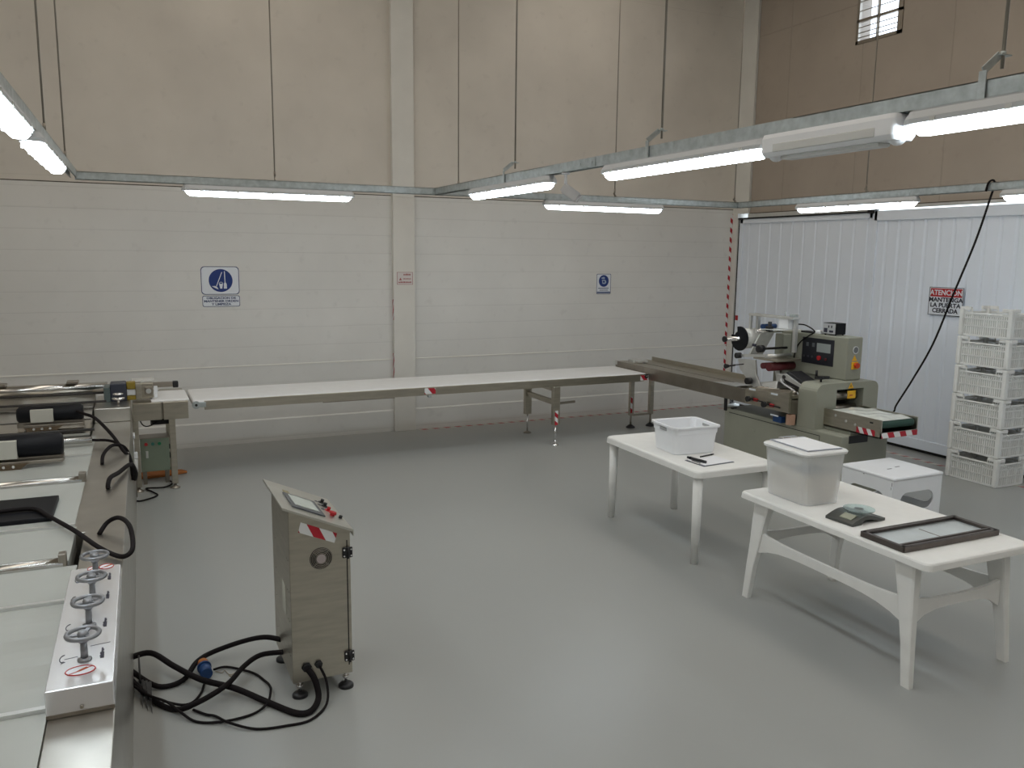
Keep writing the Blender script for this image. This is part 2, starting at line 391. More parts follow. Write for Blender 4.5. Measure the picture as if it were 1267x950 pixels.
o.bar((1.226, yy, 2.215), (1.229, yy, 2.07), .010, .001, (0, 1, 0)); o.prism([(1.222, 2.075), (1.236, 2.075), (1.247, 2.06), (1.250, 2.0), (1.212, 2.0), (1.214, 2.06)], 'y', yy, yy-.001)
o.build('symbol', signw, sg)
MB().prism(rrect(.952, 1.40, 1.775, 1.912, .022), 'y', y, y-.003).build('text_panel', signw, sg)
o = MB(); frame_outline(o, rrect(.952, 1.40, 1.775, 1.912, .022), 0, y-.003, .0008, 1.176, 1.8435, .972, .91); o.build('border', blueink, sg)
for i, tline in enumerate(('OBLIGACION DE', 'MANTENER ORDEN', 'Y LIMPIEZA')):
    text(tline, .036, (1.176, y-.004, 1.881-.038*i), BX, BU, blueink, sg, stretch=1.28, bold=.0012)

sg = thing('safety_sign', 'small blue and white sign with a masked head, right part of the back wall', 'sign', (6.77, YB, 1.88))
MB().prism(rrect(6.645, 6.90, 1.88, 2.185, .015), 'y', y, y-.003).build('symbol_panel', signw, sg)
o = MB(); frame_outline(o, rrect(6.645, 6.90, 1.88, 2.185, .015), 0, y-.003, .0008, 6.7725, 2.03, .95, .955); o.build('border', blueink, sg)
MB().prism([(6.772+.088*math.cos(R(t)), 2.078+.090*math.sin(R(t))) for t in range(0, 360, 10)], 'y', y-.003, y-.0042).build('symbol_disc', blue, sg)
o = MB(); o.prism([(6.728, 2.128), (6.775, 2.142), (6.79, 2.125), (6.785, 2.108), (6.73, 2.110)], 'y', yy, yy-.001)
o.prism([(6.738, 2.095), (6.79, 2.098), (6.815, 2.075), (6.815, 2.045), (6.785, 2.030), (6.748, 2.035)], 'y', yy, yy-.001); o.build('symbol', mat('pale_blue', (.35, .42, .55), .5), sg)
MB().prism([(6.772+.017*math.cos(R(t)), 2.066+.017*math.sin(R(t))) for t in range(0, 360, 20)], 'y', yy-.001, yy-.002).build('symbol_detail', blue, sg)
for i, (a, b_) in enumerate(((6.675, 6.86), (6.70, 6.85))): MB().box(a, b_, y-.0042, y-.003, 1.962-.03*i, 1.972-.03*i).build('text_line', blueink, sg)
MB().box(6.655, 6.89, y-.0042, y-.003, 1.892, 1.915).build('blue_band', mat('band_blue', (.10, .13, .25), .5), sg)

yp = YB-.071
sg = thing('red_notice', 'small white notice with faded red writing on the wall pier', 'sign', (3.56, yp, 2.04))
MB().box(3.447, 3.672, yp-.003, yp, 2.04, 2.21).build('notice_panel', mat('notice_white', (.66, .62, .61), .6), sg)
o = MB(); frame_outline(o, [(3.447, 2.04), (3.672, 2.04), (3.672, 2.21), (3.447, 2.21)], 0, yp-.003, .0008, 3.5595, 2.125, .955, .95); o.build('border', redink, sg)
o = MB()
for z, x0, x1, hh in ((2.165, 3.54, 3.652, .026), (2.112, 3.535, 3.652, .014), (2.062, 3.465, 3.655, .022)):
    x = x0
    while x < x1-.006:
        ww = random.uniform(.008, .014); o.box(x, min(x+ww, x1), yp-.0042, yp-.003, z, z+hh*random.uniform(.75, 1)); x += ww+.0045
o.build('writing', redink, sg)
o = MB(); o.prism([(3.478, 2.10), (3.515, 2.10), (3.4965, 2.135)], 'y', yp-.003, yp-.0042); o.build('warning_triangle', redink, sg)

# ATENCION sign on the right-hand door
xs = XR-.052
sg = thing('warning_sign', 'white and red sign reading ATENCION MANTENGA LA PUERTA CERRADA on the door', 'sign', (xs, 6.95, 1.78))
MB().box(xs-.004, xs, 6.72, 7.19, 1.775, 2.12).build('sign_panel', signw, sg)
o = MB()
for a in ((6.72, 6.728, 1.775, 2.12), (7.182, 7.19, 1.775, 2.12), (6.72, 7.19, 1.775, 1.782), (6.72, 7.19, 2.113, 2.12)): o.box(xs-.0048, xs-.004, *a)
o.build('border', ink, sg)
MB().box(xs-.006, xs-.004, 6.738, 7.172, 2.003, 2.105).build('red_band', red, sg)
LY = (0, -1, 0)
text('ATENCION', .088, (xs-.0065, 6.955, 2.052), LY, BU, signw, sg, stretch=.98, bold=.002)
for i, tl in enumerate(('MANTENGA', 'LA PUERTA', 'CERRADA')):
    text(tl, .074, (xs-.0065, 6.955, 1.965-.067*i), LY, BU, ink, sg, stretch=(1.14, 1.12, 1.05)[i], bold=.0024)

# ================================================================== LIGHT RAILS
def rail(name_label, p, q, joints=()):
    p, q = Vector(p), Vector(q); d = (q-p); L = d.length; a = math.atan2(d.y, d.x)
    t = thing('light_rail', name_label, 'light rail', p, a, 'suspended galvanised rails')
    MB().box(0, L, -.026, -.022, 0, .068).box(0, L, .022, .026, 0, .068).box(0, L, -.026, .026, .064, .068).box(0, L, -.026, -.016, 0, .004).box(0, L, .016, .026, 0, .004).build('channel', galv, t, local=True)
    for j in joints:
        b_ = MB().box(j-.12, j+.12, -.031, -.026, .006, .062)
        for k in (-.08, .08): b_.cyl((j+k, -.034, .034), (j+k, -.030, .034), .009, n=8)
        b_.build('splice_plate', galv, t, local=True)
    return t
ZR = 3.045
rail('galvanised rail running across the room parallel to the back wall', (-.27, 8.1, ZR), (6.88, 8.1, ZR), (1.9, 4.6))
rail('galvanised rail running towards the camera through the middle of the room', (2.98, 8.06, ZR), (2.98, -1.8, ZR), (3.0, 6.2))
rail('galvanised rail running along the right wall beside the doors', (6.85, 8.06, ZR), (6.85, 1.2, ZR), (2.3,))
rail('galvanised rail at the far left coming towards the camera', (-.281, 8.07, ZR+.012), (-.459, .8, ZR+.012), (1.0, 2.9))

# fluorescent battens: local x along the tube, hanging below the rail (z=0 at rail underside)
def capsule(x0, x1, wd, z0, z1, n=6):
    out = []
    for cx, a0 in ((x1-wd/2, -90), (x0+wd/2, 90)):
        for i in range(n+1): t = R(a0+180*i/n); out.append((cx+wd/2*math.cos(t), wd/2*math.sin(t)))
    return out
def make_batten():
    t = thing('fluorescent_lamp', 'x', 'lamp', group='lit fluorescent lamps under the rails')
    L = 1.57; o = MB()
    a = capsule(-L/2, L/2, .116, 0, 0); b_ = capsule(-L/2+.02, L/2-.02, .08, 0, 0)
    ring_loft(o, [[(x, y_, -.055) for x, y_ in a], [(x, y_, -.035) for x, y_ in a], [(x, y_, -.006) for x, y_ in b_], [(x, y_, 0) for x, y_ in b_]])
    o.build('housing', mat('lamp_housing', (.52, .54, .56), .5), t, local=True)
    o = MB(); a = capsule(-L/2+.03, L/2-.03, .102, 0, 0); c = capsule(-L/2+.07, L/2-.07, .06, 0, 0); b_ = capsule(-L/2+.045, L/2-.045, .09, 0, 0)
    ring_loft(o, [[(x, y_, -.0555) for x, y_ in a], [(x, y_, -.080) for x, y_ in b_], [(x, y_, -.098) for x, y_ in c]], sm=True)
    o.build('diffuser', glow, t, local=True)
    for k in range(5):
        x = -.62+k*.31
        for s_ in (-1, 1): MB().box(x-.012, x+.012, s_*.058-.004, s_*.058+.004, -.078, -.038).build('clip', lens_m, t, local=True)
    for x in (-.45, .45): MB().box(x-.02, x+.02, -.03, .03, -.006, -.0005).build('mounting_bracket', galv, t, local=True)
    return t
bt = make_batten()
lamps = [((1.352, 8.1), 0, 'lit tube lamp above the broom sign, on the rail along the back wall'),
         ((4.98, 8.1), 0, 'lit tube lamp on the far rail, above and left of the masked head sign'),
         ((2.98, 6.38), 90, 'lit tube lamp on the middle rail, farthest one, beside the small camera'),
         ((2.98, 4.075), 90, 'long lit tube lamp on the middle rail, left of the unlit emergency light'),
         ((2.98, 1.72), 90, 'large lit tube lamp on the middle rail, right of the unlit emergency light'),
         ((6.85, 6.335), 90, 'lit tube lamp on the right rail, above the door seam'),
         ((6.85, 2.30), 90, 'added unseen tube lamp on the right rail, beyond the right edge'),  # extra lamp out of view, added for more light on the right side
         ((6.85, 3.965), 90, 'lit tube lamp at the right edge, above the crate stack'),
         ((-.337, 5.78), 88.6, 'lit tube lamp on the left rail nearest to the back wall'),
         ((-.384, 3.86), 88.6, 'lit tube lamp cut off by the left edge of the photo'),
         ((2.98, -.6), 90, 'added unseen tube lamp on the middle rail over the camera position'),  # unseen lamp added to light the foreground
         ((-.42, 2.4), 88.6, 'added unseen tube lamp on the left rail, outside the camera view')]  # added beyond the frame to brighten the near left
for i, ((x, y_), rz, lb) in enumerate(lamps):
    o = bt if i == 0 else copy_tree(bt)
    o.location = (x, y_, ZR+(.012 if x < 0 else 0)); o.rotation_euler = (0, 0, R(rz)); o['label'] = lb

t = thing('emergency_light', 'unlit white emergency light with a clear ribbed lens, on the middle rail', 'emergency light', (2.98, 2.90, ZR), R(90))
o = MB(); a = rrect(-.39, .39, -.075, .075, .02)
ring_loft(o, [[(x*.985, y_*.8, -.105) for x, y_ in a], [(x, y_, -.085) for x, y_ in a], [(x, y_, -.02) for x, y_ in a], [(x*.99, y_*.9, 0) for x, y_ in a]]); o.build('housing', white_p, t, local=True)
MB().rbox(-.29, .29, -.04, .04, -.122, -.1, .012).rbox(-.30, .30, -.081, -.07, -.088, -.05, .004).rbox(-.30, .30, .07, .081, -.088, -.05, .004).build('lens', lens_m, t, local=True)
for s_ in (-1, 1): MB().sphere((s_*.355, 0, -.085), .04).build('end_dome', white_p, t, local=True)

t = thing('security_camera', 'small white box camera hanging under the middle rail', 'camera', (2.98, 5.40, ZR))
MB().cyl((2.98, 5.40, ZR), (2.98, 5.40, ZR-.10), .011, n=10).cyl((2.98, 5.40, ZR), (2.98, 5.40, ZR-.012), .03).build('bracket', white_p, t)
o = MB(); tb = bmesh.new(); bmesh.ops.create_cube(tb, size=1); bmesh.ops.bevel(tb, geom=tb.edges[:], offset=.12, segments=2, affect='EDGES')
o.merge(tb, Matrix.Translation((3.01, 5.37, ZR-.145)) @ Euler((0, R(35), R(-35))).to_matrix().to_4x4() @ Matrix.Diagonal((.15, .085, .075, 1))); o.build('camera_body', mat('camera_grey', (.50, .49, .49), .5), t)

# suspension rods
rods = [((1.385, 8.1), 'thin rod holding the far rail above the broom sign'), ((3.22, 8.1), 'thin rod beside the junction of the far and middle rails'),
        ((5.10, 8.1), 'thin rod holding the far rail between junction and corner'), ((6.80, 8.1), 'thin rod holding the far rail at the corner pier'),
        ((2.98, 6.40), 'rod with a bent hook over the farthest lamp of the middle rail'), ((2.98, 4.33), 'rod with a bent hook over the second lamp of the middle rail'),
        ((2.98, 2.16), 'rod with a bent hook at the right, over the nearest big lamp'), ((6.85, 6.18), 'rod holding the right rail above the door seam'),
        ((-.336, 5.79), 'leftmost of the two rods above the left rail'), ((-.299, 7.31), 'right one of the two rods above the left rail')]
for (x, y_), lb in rods:
    hook = x == 2.98
    dx = .07 if hook else 0
    r0 = thing('suspension_rod', lb, 'hanging rod', (x, y_, ZR+.068), 0, 'rods holding up the light rails')
    z0 = ZR+.068+(.10 if hook else .05)
    MB().cyl((x+dx, y_, z0-.05), (x+dx, y_, ZC), .006 if not hook else .007, n=8).build('rod', steel_d, r0)
    o = MB()
    if hook:
        o.box(x-.036, x-.031, y_-.015, y_+.015, ZR-.004, ZR+.10)
        o.bar((x-.033, y_, ZR+.10), (x+dx-.02, y_, ZR+.165), .03, .005, (0, 1, 0)); o.box(x+dx-.03, x+dx+.03, y_-.015, y_+.015, ZR+.163, ZR+.168)
        o.cyl((x+dx, y_, ZR+.168), (x+dx, y_, ZR+.18), .011, n=6)
    else:
        o.bar((x, y_-.025, ZR+.066), (x, y_+.02, ZR+.11), .025, .006, (1, 0, 0)); o.cyl((x, y_, ZR+.11), (x, y_, ZR+.15), .010, n=6)
    o.build('hook', galv if hook else steel_d, r0)

# cable hanging from the right rail down behind the packing machine
tag(MB().tube([(6.808, 4.86, 3.04), (6.812, 4.845, 3.11), (6.85, 4.835, 3.134), (6.892, 4.845, 3.10), (6.90, 4.88, 2.98), (6.93, 5.0, 2.62), (6.99, 5.21, 2.15), (7.08, 5.45, 1.65), (7.17, 5.72, 1.25), (7.26, 5.95, .96), (7.31, 6.02, .87), (7.26, 6.10, .80)], .009).build('hanging_cable', rubber), 'black cable hanging from the right rail down to the packing machine', 'cable')

# ================================================================== BELT CONVEYOR
t = thing('belt_conveyor', 'long white belt conveyor with a steel frame along the back wall', 'conveyor', (3.6, 9.75, 0))
X0, X1, Y0, Y1, ZB = .66, 6.49, 9.32, 10.20, .88
MB().rbox(X0, X1-.005, Y0+.02, Y1-.02, ZB-.075, ZB, .03, 3).build('belt', belt_w, t)
o = MB().box(X0+.12, X1-.06, Y0, Y0+.018, ZB-.105, ZB-.008); o.build('side_frame', steel, t, bevel=.003)
MB().box(X0+.12, X1-.06, Y1-.018, Y1, ZB-.105, ZB-.008).build('side_frame', steel, t, bevel=.003)
for (x, yy_) in ((X0+.035, Y0-.002),):
    o = MB().cyl((x, yy_, ZB-.045), (x, Y1, ZB-.045), .03); o.build('end_roller', alu, t)
    o = MB().rbox(x-.03, x+.10, yy_-.0, yy_+.018, ZB-.075, ZB-.02, .004).cyl((x, yy_-.016, ZB-.045), (x, yy_+.0, ZB-.045), .042).cyl((x, yy_-.022, ZB-.045), (x, yy_-.016, ZB-.045), .022); o.build('bearing', galv, t)
    MB().cyl((x, yy_-.024, ZB-.045), (x, yy_-.021, ZB-.045), .014).build('bearing_cap', black, t)
MB().cyl((X1-.035, Y0-.012, ZB-.04), (X1-.035, Y1, ZB-.04), .03).rbox(X1-.07, X1-.0, Y0-.006, Y0+.012, ZB-.085, ZB-.008, .004).build('drive_roller', black, t)
MB().cyl((X1-.03, Y0-.02, ZB-.035), (X1-.03, Y0-.012, ZB-.035), .012, n=10).build('bolt', chrome, t)
for yl, lo in ((Y0+.03, .27), (Y1-.03, .27)):
    lg = MB().box(5.03, 5.13, yl-.03, yl+.03, lo, ZB-.105).build('leg', steel, t, bevel=.004)
    MB().cyl((5.08, yl, lo), (5.08, yl, .03), .012, n=10).build('threaded_rod', chrome, lg)
    MB().lathe([(.055, 0), (.055, .008), (.03, .025), (.014, .032)], (5.08, yl, 0)).build('foot', chrome if yl < 9.6 else steel_d, lg)
MB().box(5.055, 5.105, Y0+.06, Y1-.06, .53, .59).build('cross_bar', steel, t)
MB().box(5.02, 5.14, Y0+.06, Y1-.06, ZB-.16, ZB-.106).build('cross_bar', steel, t)
MB().bar((5.13, Y0+.03, .55), (5.36, Y0+.02, .562), .02, .03).bar((5.13, Y1-.03, .655), (5.42, Y1-.05, .675), .03, .05).build('side_lever', steel_d, t)
MB().box(5.055, 5.10, Y0-.0025, Y0-.0, .27, .46).build('hazard_tape', tape((.8, 0, 1), .115, .5), t)
MB().box(3.27, 3.41, Y0-.002, Y0-.0002, ZB-.09, ZB-.02).build('hazard_sticker', tape((1, 0, .8), .16, .5), t)
MB().rbox(3.32, 3.36, Y0, Y0+.05, ZB-.135, ZB-.104, .005).build('bracket', galv, t)
MB().box(6.36, 6.49, Y0-.008, Y0-.0062, ZB-.09, ZB-.02).build('hazard_sticker', tape((1, 0, .8), .13, .5), t)
MB().box(2.05, 2.9, Y0+.004, Y0+.014, ZB-.115, ZB-.104).build('lower_lip', steel_d, t)

# ================================================================== FEED UNIT AT THE LEFT END
t = thing('feed_conveyor', 'short steel feed conveyor on legs between the big left machine and the white belt', 'conveyor', (.28, 9.5, 0))
MB().box(.075, .345, 9.08, 9.96, .745, .925).build('frame', steel, t, bevel=.004)
MB().box(.36, .60, 9.06, 9.98, .745, .925).build('end_cover', steel, t, bevel=.004)
MB().box(.345, .36, 9.10, 9.94, .75, .92).build('gap_plate', steel_d, t)
MB().rbox(.25, .615, 9.12, 9.76, .915, .942, .012).build('belt', belt_w, t)
for x, yl in ((.09, 9.12), (.44, 9.14), (.10, 9.88), (.44, 9.88)):
    lg = MB().box(x-.03, x+.03, yl-.03, yl+.03, .05, .745).build('leg', steel, t, bevel=.004)
    MB().lathe([(.05, 0), (.05, .008), (.02, .02), (.012, .05)], (x, yl, 0)).build('foot', steel_d, lg)
MB().rbox(.24, .44, 9.25, 9.45, .66, .75, .03).cyl((.24, 9.35, .70), (.42, 9.35, .70), .055).build('motor', black, t)
MB().tube([(.14, 9.06, .745), (.16, 9.1, .70), (.20, 9.15, .672), (.26, 9.2, .68), (.30, 9.25, .70)], .006).build('motor_cable', rubber, t)
MB().box(.16, .20, 9.86, 9.90, .925, .99).box(.12, .52, 9.85, 9.90, .965, 1.02).build('guide_rail', steel_d, t)
MB().rbox(.50, .56, 9.84, 9.91, .955, 1.025, .01).build('rail_end_cap', black, t)
MB().rbox(.05, .28, 9.22, 9.4, .955, 1.11, .006).build('gear_housing', steel, t)
MB().rbox(.20, .27, 9.205, 9.22, .99, 1.075, .006).build('bearing_block', steel_d, t)
MB().cyl((.235, 9.195, 1.03), (.235, 9.205, 1.03), .025).build('bearing_cap', alu, t)
MB().rbox(.285, .32, 9.2, 9.22, .96, 1.08, .004).build('white_guide', white_p, t)
MB().rbox(.08, .30, 9.3, 9.5, 1.11, 1.128, .004).build('top_guard', lens_m, t)

t = thing('switch_box', 'grey green control box with red and green buttons standing under the feed conveyor', 'control box', (.27, 9.45, .12))
MB().rbox(.13, .41, 9.36, 9.56, .14, .50, .008).build('box', greenbox, t)
MB().box(.125, .415, 9.355, 9.565, .497, .507).build('lid', steel_d, t)
for x, mm in ((.185, red), (.25, mat('teal_button', (.05, .20, .17), .4)), (.315, green)): MB().cyl((x, 9.36, .44), (x, 9.345, .44), .017).build('push_button', mm, t)
MB().rbox(.178, .202, 9.35, 9.36, .29, .365, .003).build('handle', alu, t)
for x in (.16, .38): MB().box(x-.02, x+.02, 9.38, 9.54, .0, .14).build('stand', steel_d, t)
MB().rbox(.41, .44, 9.40, 9.46, .26, .32, .008).rbox(.41, .44, 9.40, 9.46, .36, .41, .008).build('cable_gland', black, t)
tag(MB().prism([(.02, 9.62), (.2, 9.60), (.45, 9.64), (.60, 9.70), (.55, 9.80), (.30, 9.83), (.06, 9.82)], 'z', .001, .03).build('orange_cloth', orange, bevel=.01), 'orange cloth lying on the floor beneath the grey green control box', 'cloth')
tag(MB().tube([(.40, 9.40, .012), (.42, 9.28, .012), (.33, 9.15, .012), (.16, 9.18, .012), (.22, 9.0, .012), (.25, 8.85, .012), (.10, 8.72, .012), (.0+.03, 8.78, .012)], .008).build('floor_cable', rubber), 'thin black cable on the floor under the feed conveyor', 'cable')
t = thing('air_filter', 'small white air filter unit with clear bowl fixed between machine and feed conveyor', 'air filter', (.055, 8.95, .25))
MB().cyl((.06, 8.93, .26), (.06, 8.93, .40), .035).build('bowl', lens_m, t)
MB().rbox(.025, .095, 8.895, 8.965, .40, .46, .008).build('head', white_p, t)
MB().cyl((.06, 8.93, .46), (.06, 8.93, .60), .009).cyl((.06, 8.93, .60), (.06, 8.93, .66), .02).build('pipe', white_p, t)
MB().cyl((.06, 8.93, .0), (.06, 8.93, .26), .012).build('post', steel_d, t)

# ================================================================== BIG LEFT MACHINE (local frame)
TH = -math.atan(.025)
t = thing('forming_machine', 'big stainless machine with white decks and handwheels along the left edge', 'machine', (-.16, 0, 0), TH)
L_ = lambda mb, name, m, par=None, **k: mb.build(name, m, par or t, local=True, **k)
L_(MB().prism([(-.205, 1.6), (0, 1.6), (0, 9.05), (-.30, 9.05), (-.30, 5.02), (-.205, 5.02)], 'z', 0, .9), 'side_beam', plate, bevel=.004)
L_(MB().box(-1.9, -.31, 1.6, 9.0, .0, .78), 'base', plate)
L_(MB().box(-.30, 0, 8.30, 9.05, .902, 1.03), 'end_block', plate, bevel=.006)
# decks with cross bars between
bars = [(3.03, .03), (4.0, .03), (4.51, .06), (5.15, .035), (6.18, .06), (6.95, .03)]
ys = [1.6, 3.03, 4.0, 4.51, 5.15, 6.18, 6.95, 7.7]
for i in range(len(ys)-1):
    y0_, y1_ = ys[i]+(.03 if ys[i] in (4.51, 6.18) else .013), ys[i+1]-(.03 if ys[i+1] in (4.51, 6.18) else .013)
    xr_ = -.208 if y1_ < 4.6 else (-.25 if y1_ < 5.2 else -.262)
    zf = .903
    o = MB(); n_ = 14 if i == 1 else 3
    prof = []
    for k in range(n_+1):
        f = k/n_; z = .91+(zf-.91)*f + (.010*abs(math.sin(f*math.pi*3)) if i == 1 else 0); prof.append((y0_+(y1_-y0_)*f, z))
    xo = -1.85
    top = prof + [(y1_, .80), (y0_, .80)]
    o.prism(top, 'x', xo, xr_); L_(o, 'deck', deck_w)
for yb_, th_ in bars:
    xr_ = -.208 if yb_ < 4.3 else (-.25 if yb_ < 5.0 else -.29)
    if yb_ > 5.1: xr_ = -.262
    o = MB()
    if th_ > .05: o.cyl((-1.85, yb_, .908), (xr_-.02, yb_, .908), th_*.55, n=16); L_(o, 'roller', steel_b)
    else: o.box(-1.85, xr_, yb_-.012, yb_+.012, .80, .917); L_(o, 'cross_bar', alu)
for yb_ in (6.18, 4.51): L_(MB().rbox(-.30 if yb_ > 5 else -.29, -.255, yb_-.03, yb_+.03, .89, .965, .004), 'bearing_block', steel_d)
# black cut-out motor box on the deck
L_(MB().rbox(-.92, -.385, 5.27, 5.75, .90, .935, .006), 'drive_box', blackm)
# rear part: polished trays, shafts and dark gap lines
L_(MB().prism([(7.72, .80), (7.72, .93), (8.0, .99), (8.0, .80)], 'x', -1.85, -.31), 'tray', steel_b)
L_(MB().prism([(8.02, .80), (8.02, 1.0), (8.5, 1.03), (8.5, .80)], 'x', -1.85, -.31), 'tray', steel_b)
L_(MB().prism([(8.52, .80), (8.52, 1.05), (9.0, 1.08), (9.0, .80)], 'x', -1.85, -.31), 'tray', plate)
for yb_, zb_, rb_, mm_ in ((8.50, 1.065, .011, dark_in), (8.74, 1.11, .011, dark_in), (8.95, 1.135, .05, steel_b), (7.68, .965, .012, dark_in), (7.3, .955, .026, steel_b)):  # the thin dark cylinders stand in for gaps between the polished trays
    L_(MB().cyl((-1.85, yb_, zb_), (-.20 if yb_ > 8 else -.27, yb_, zb_), rb_), 'shaft_and_gap', mm_)
for x in (-1.1, -.5):
    L_(MB().rbox(x-.05, x+.05, 8.88, 9.0, 1.185, 1.21, .006), 'sensor_bracket', steel_d)
# gear motor block at the rear right corner
gm = L_(MB().rbox(-.17, -.03, 8.66, 8.86, 1.03, 1.20, .008), 'gear_box', mat('blue_black_enamel', (.035, .04, .06), .4))
L_(MB().rbox(-.225, -.17, 8.64, 8.88, 1.03, 1.17, .006), 'bearing_plate', mat('teal_metal', (.12, .16, .16), .4, .5))
L_(MB().rbox(-.028, .05, 8.70, 8.82, 1.135, 1.20, .006).rbox(-.028, .05, 8.70, 8.82, 1.03, 1.07, .006), 'yellow_label', mat('dull_yellow', (.25, .18, .02), .5))
L_(MB().rbox(-.028, .05, 8.72, 8.82, 1.072, 1.133, .006), 'white_block', white_p)
L_(MB().rbox(.05, .10, 8.70, 8.84, 1.03, 1.19, .006), 'end_plate', steel)
L_(MB().cyl((-.10, 8.50, 1.03), (-.10, 8.50, 1.10), .010).lathe([(.03, 0), (.055, .01), (.055, .022), (.03, .03)], (-.10, 8.50, 1.07)).lathe([(.02, 0), (.045, .008), (.045, .018), (.02, .025)], (-.10, 8.50, 1.115)), 'adjust_knob', chrome)
# handwheel box
hb = L_(MB().rbox(-.208, 0, 2.965, 4.14, .902, 1.0, .004), 'handwheel_box', mat('polished_box', (.80, .80, .82), .24, .6, noise=.04, nscale=5))
L_(MB().box(-.2085, .0, 2.963, 2.966, .902, .915).cyl((-.1, 2.955, .93), (-.1, 2.964, .93), .006), 'box_seam', steel_d)
def wheel(x, y_, zt=1.10):
    g = bpy.data.objects.new('tmp', None)
    o = MB()
    o.tube([(x+.053*math.cos(a), y_+.053*math.sin(a), zt) for a in [2*math.pi*i/16 for i in range(16)]], .0085, 8, closed=True, sub=2)
    for k in range(3):
        a = R(30+120*k+y_*50); o.bar((x, y_, zt-.004), (x+.05*math.cos(a), y_+.05*math.sin(a), zt), .014, .006)
    o.lathe([(.016, -.03), (.018, -.012), (.02, .0), (.013, .012)], (x, y_, zt), 16)
    hw = L_(o, 'handwheel', cast)
    L_(MB().cyl((x, y_, 1.0), (x, y_, zt-.02), .013, .011).lathe([(.024, 0), (.024, .006), (.014, .012)], (x, y_, 1.0), 16), 'spindle', cast, hw)
    bpy.data.objects.remove(g)
for y_ in (3.165, 3.47, 3.745, 4.01): wheel(-.098, y_)
# stickers and printed marks on the handwheel box
def oval(x, y_, rx, ry):
    o = MB(); o.prism([(x+rx*math.cos(R(a)), y_+ry*math.sin(R(a))) for a in range(0, 360, 12)], 'z', 1.0002, 1.0012); st = L_(o, 'sticker', signw)
    o = MB(); k = 30; pts = [(x+rx*math.cos(2*math.pi*i/k), y_+ry*math.sin(2*math.pi*i/k), 1.0014) for i in range(k)]
    o.tube(pts, .0022, 5, closed=True, sub=1); o.bar((x-rx*.75, y_-ry*.6, 1.0015), (x+rx*.75, y_+ry*.6, 1.0015), .004, .001); L_(o, 'red_ring', red, st)
    L_(MB().prism([(x-.02, y_-.014), (x+.002, y_-.006), (x+.026, y_+.012), (x+.018, y_+.022), (x-.004, y_+.006)], 'z', 1.0012, 1.0016), 'picture', orange, st)
oval(-.107, 3.085, .047, .034); oval(-.115, 4.115, .022, .028); oval(-.06, 4.125, .03, .032)
for y_ in (3.20, 3.475, 3.765, 3.99):
    x = -.178
    L_(MB().tube([(x+.012+.014*math.cos(R(a)), y_+.03*math.sin(R(a)), 1.0008) for a in range(90, 271, 30)], .0016, 5, sub=2).prism([(x+.004, y_-.036), (x+.018, y_-.030), (x+.010, y_-.020)], 'z', 1.0, 1.0012), 'turning_arrow', ink)
    o = MB()
    for k in range(4): o.box(-.05+.002*(k % 2), -.036, y_-.004-.012*k, y_+.009-.012*k, 1.0, 1.0009)
    for k in range(3): o.box(-.046, -.040+.003*(k % 2), y_+.008+.012*k, y_+.022+.012*k, 1.0, 1.0009)
    L_(o, 'printed_word', ink)
L_(MB().bar((-.085, 3.275, 1.0006), (-.018, 3.285, 1.0006), .002, .0008), 'printed_line', ink)
L_(MB().bar((-.165, 3.195, 1.0006), (-.122, 3.202, 1.0006), .003, .0008), 'printed_line', ink)
# drive drums with pale boxes, on clamps; local coordinates
for x0_, x1_, y_, z_ in ((-.86, -.36, 7.95, 1.075), (-1.07, -.43, 6.78, 1.05)):
    r_ = .07 if y_ > 7 else .085
    o = MB(); o.lathe([(r_*.7, x0_), (r_, x0_+.02), (r_, x1_-.02), (r_*.75, x1_)], (0, y_, z_), 28, 'x')
    dm = L_(o, 'drum_motor', blackm)
    xm = x0_+(x1_-x0_)*(.38 if y_ > 7 else .42); L_(MB().rbox(xm-.085, xm+.085, y_-r_-.012, y_-r_*.3, z_-r_*.85, z_+r_*.7, .004), 'terminal_box', mat('terminal_box_grey', (.50, .50, .45), .5), dm)
    o = MB().rbox(x0_+.05, x1_, y_-.10, y_-.075, z_-r_-.03, z_-r_-.005, .004).box(x0_, x1_, y_-.04, y_+.04, .93, z_-r_+.01); L_(o, 'mounting_bar', steel_d, dm)
    o = MB().prism([(xm-.13, z_-r_-.03), (xm+.15, z_-r_-.02), (xm+.10, z_-r_-.06), (xm-.02, z_-r_-.085), (xm-.10, z_-r_-.06)], 'y', y_-.12, y_-.10); L_(o, 'clamp', brownb, dm)
    o = MB()
    for k in (-.06, 0, .06): o.cyl((xm+k, y_-.13, z_-r_-.035), (xm+k, y_-.12, z_-r_-.035), .010, n=8)
    L_(o, 'bolt', chrome, dm)
KEEP0 = False
def cable(lb, pts, r, name='power_cable', grp=None): return tag(MB().tube(pts, r).build(name, rubber), lb, 'cable', grp)
cable('black cable curving from the rear drum over the steel side beam to its edge', [(-.37, 7.90, 1.09), (-.31, 7.75, 1.09), (-.22, 7.6, 1.07), (-.10, 7.2, 1.0), (-.03, 6.95, .93), (.02, 6.9, .86), (.03, 6.88, .70)], .013)
cable('black cable dropping into a gland on the side beam, behind the handwheels', [(.045, 6.9, .70), (.05, 6.7, .80), (.02, 6.5, .915), (-.06, 6.2, .935), (-.11, 6.02, .95), (-.125, 5.92, .93), (-.125, 5.90, .905)], .015)
cable('short looped black cable on the side beam, upper one', [(.02, 6.98, .72), (.02, 7.0, .84), (-.02, 7.0, .94), (-.10, 6.95, .97), (-.16, 6.75, .95), (-.17, 6.62, .905)], .013)
cable('straight black cable leaving the front drum towards the side beam edge', [(-.44, 7.30, .97), (-.36, 7.32, .96), (-.24, 7.33, .945), (-.12, 7.28, .94), (-.03, 7.12, .92), (.015, 7.05, .84), (.02, 7.02, .70)], .011)
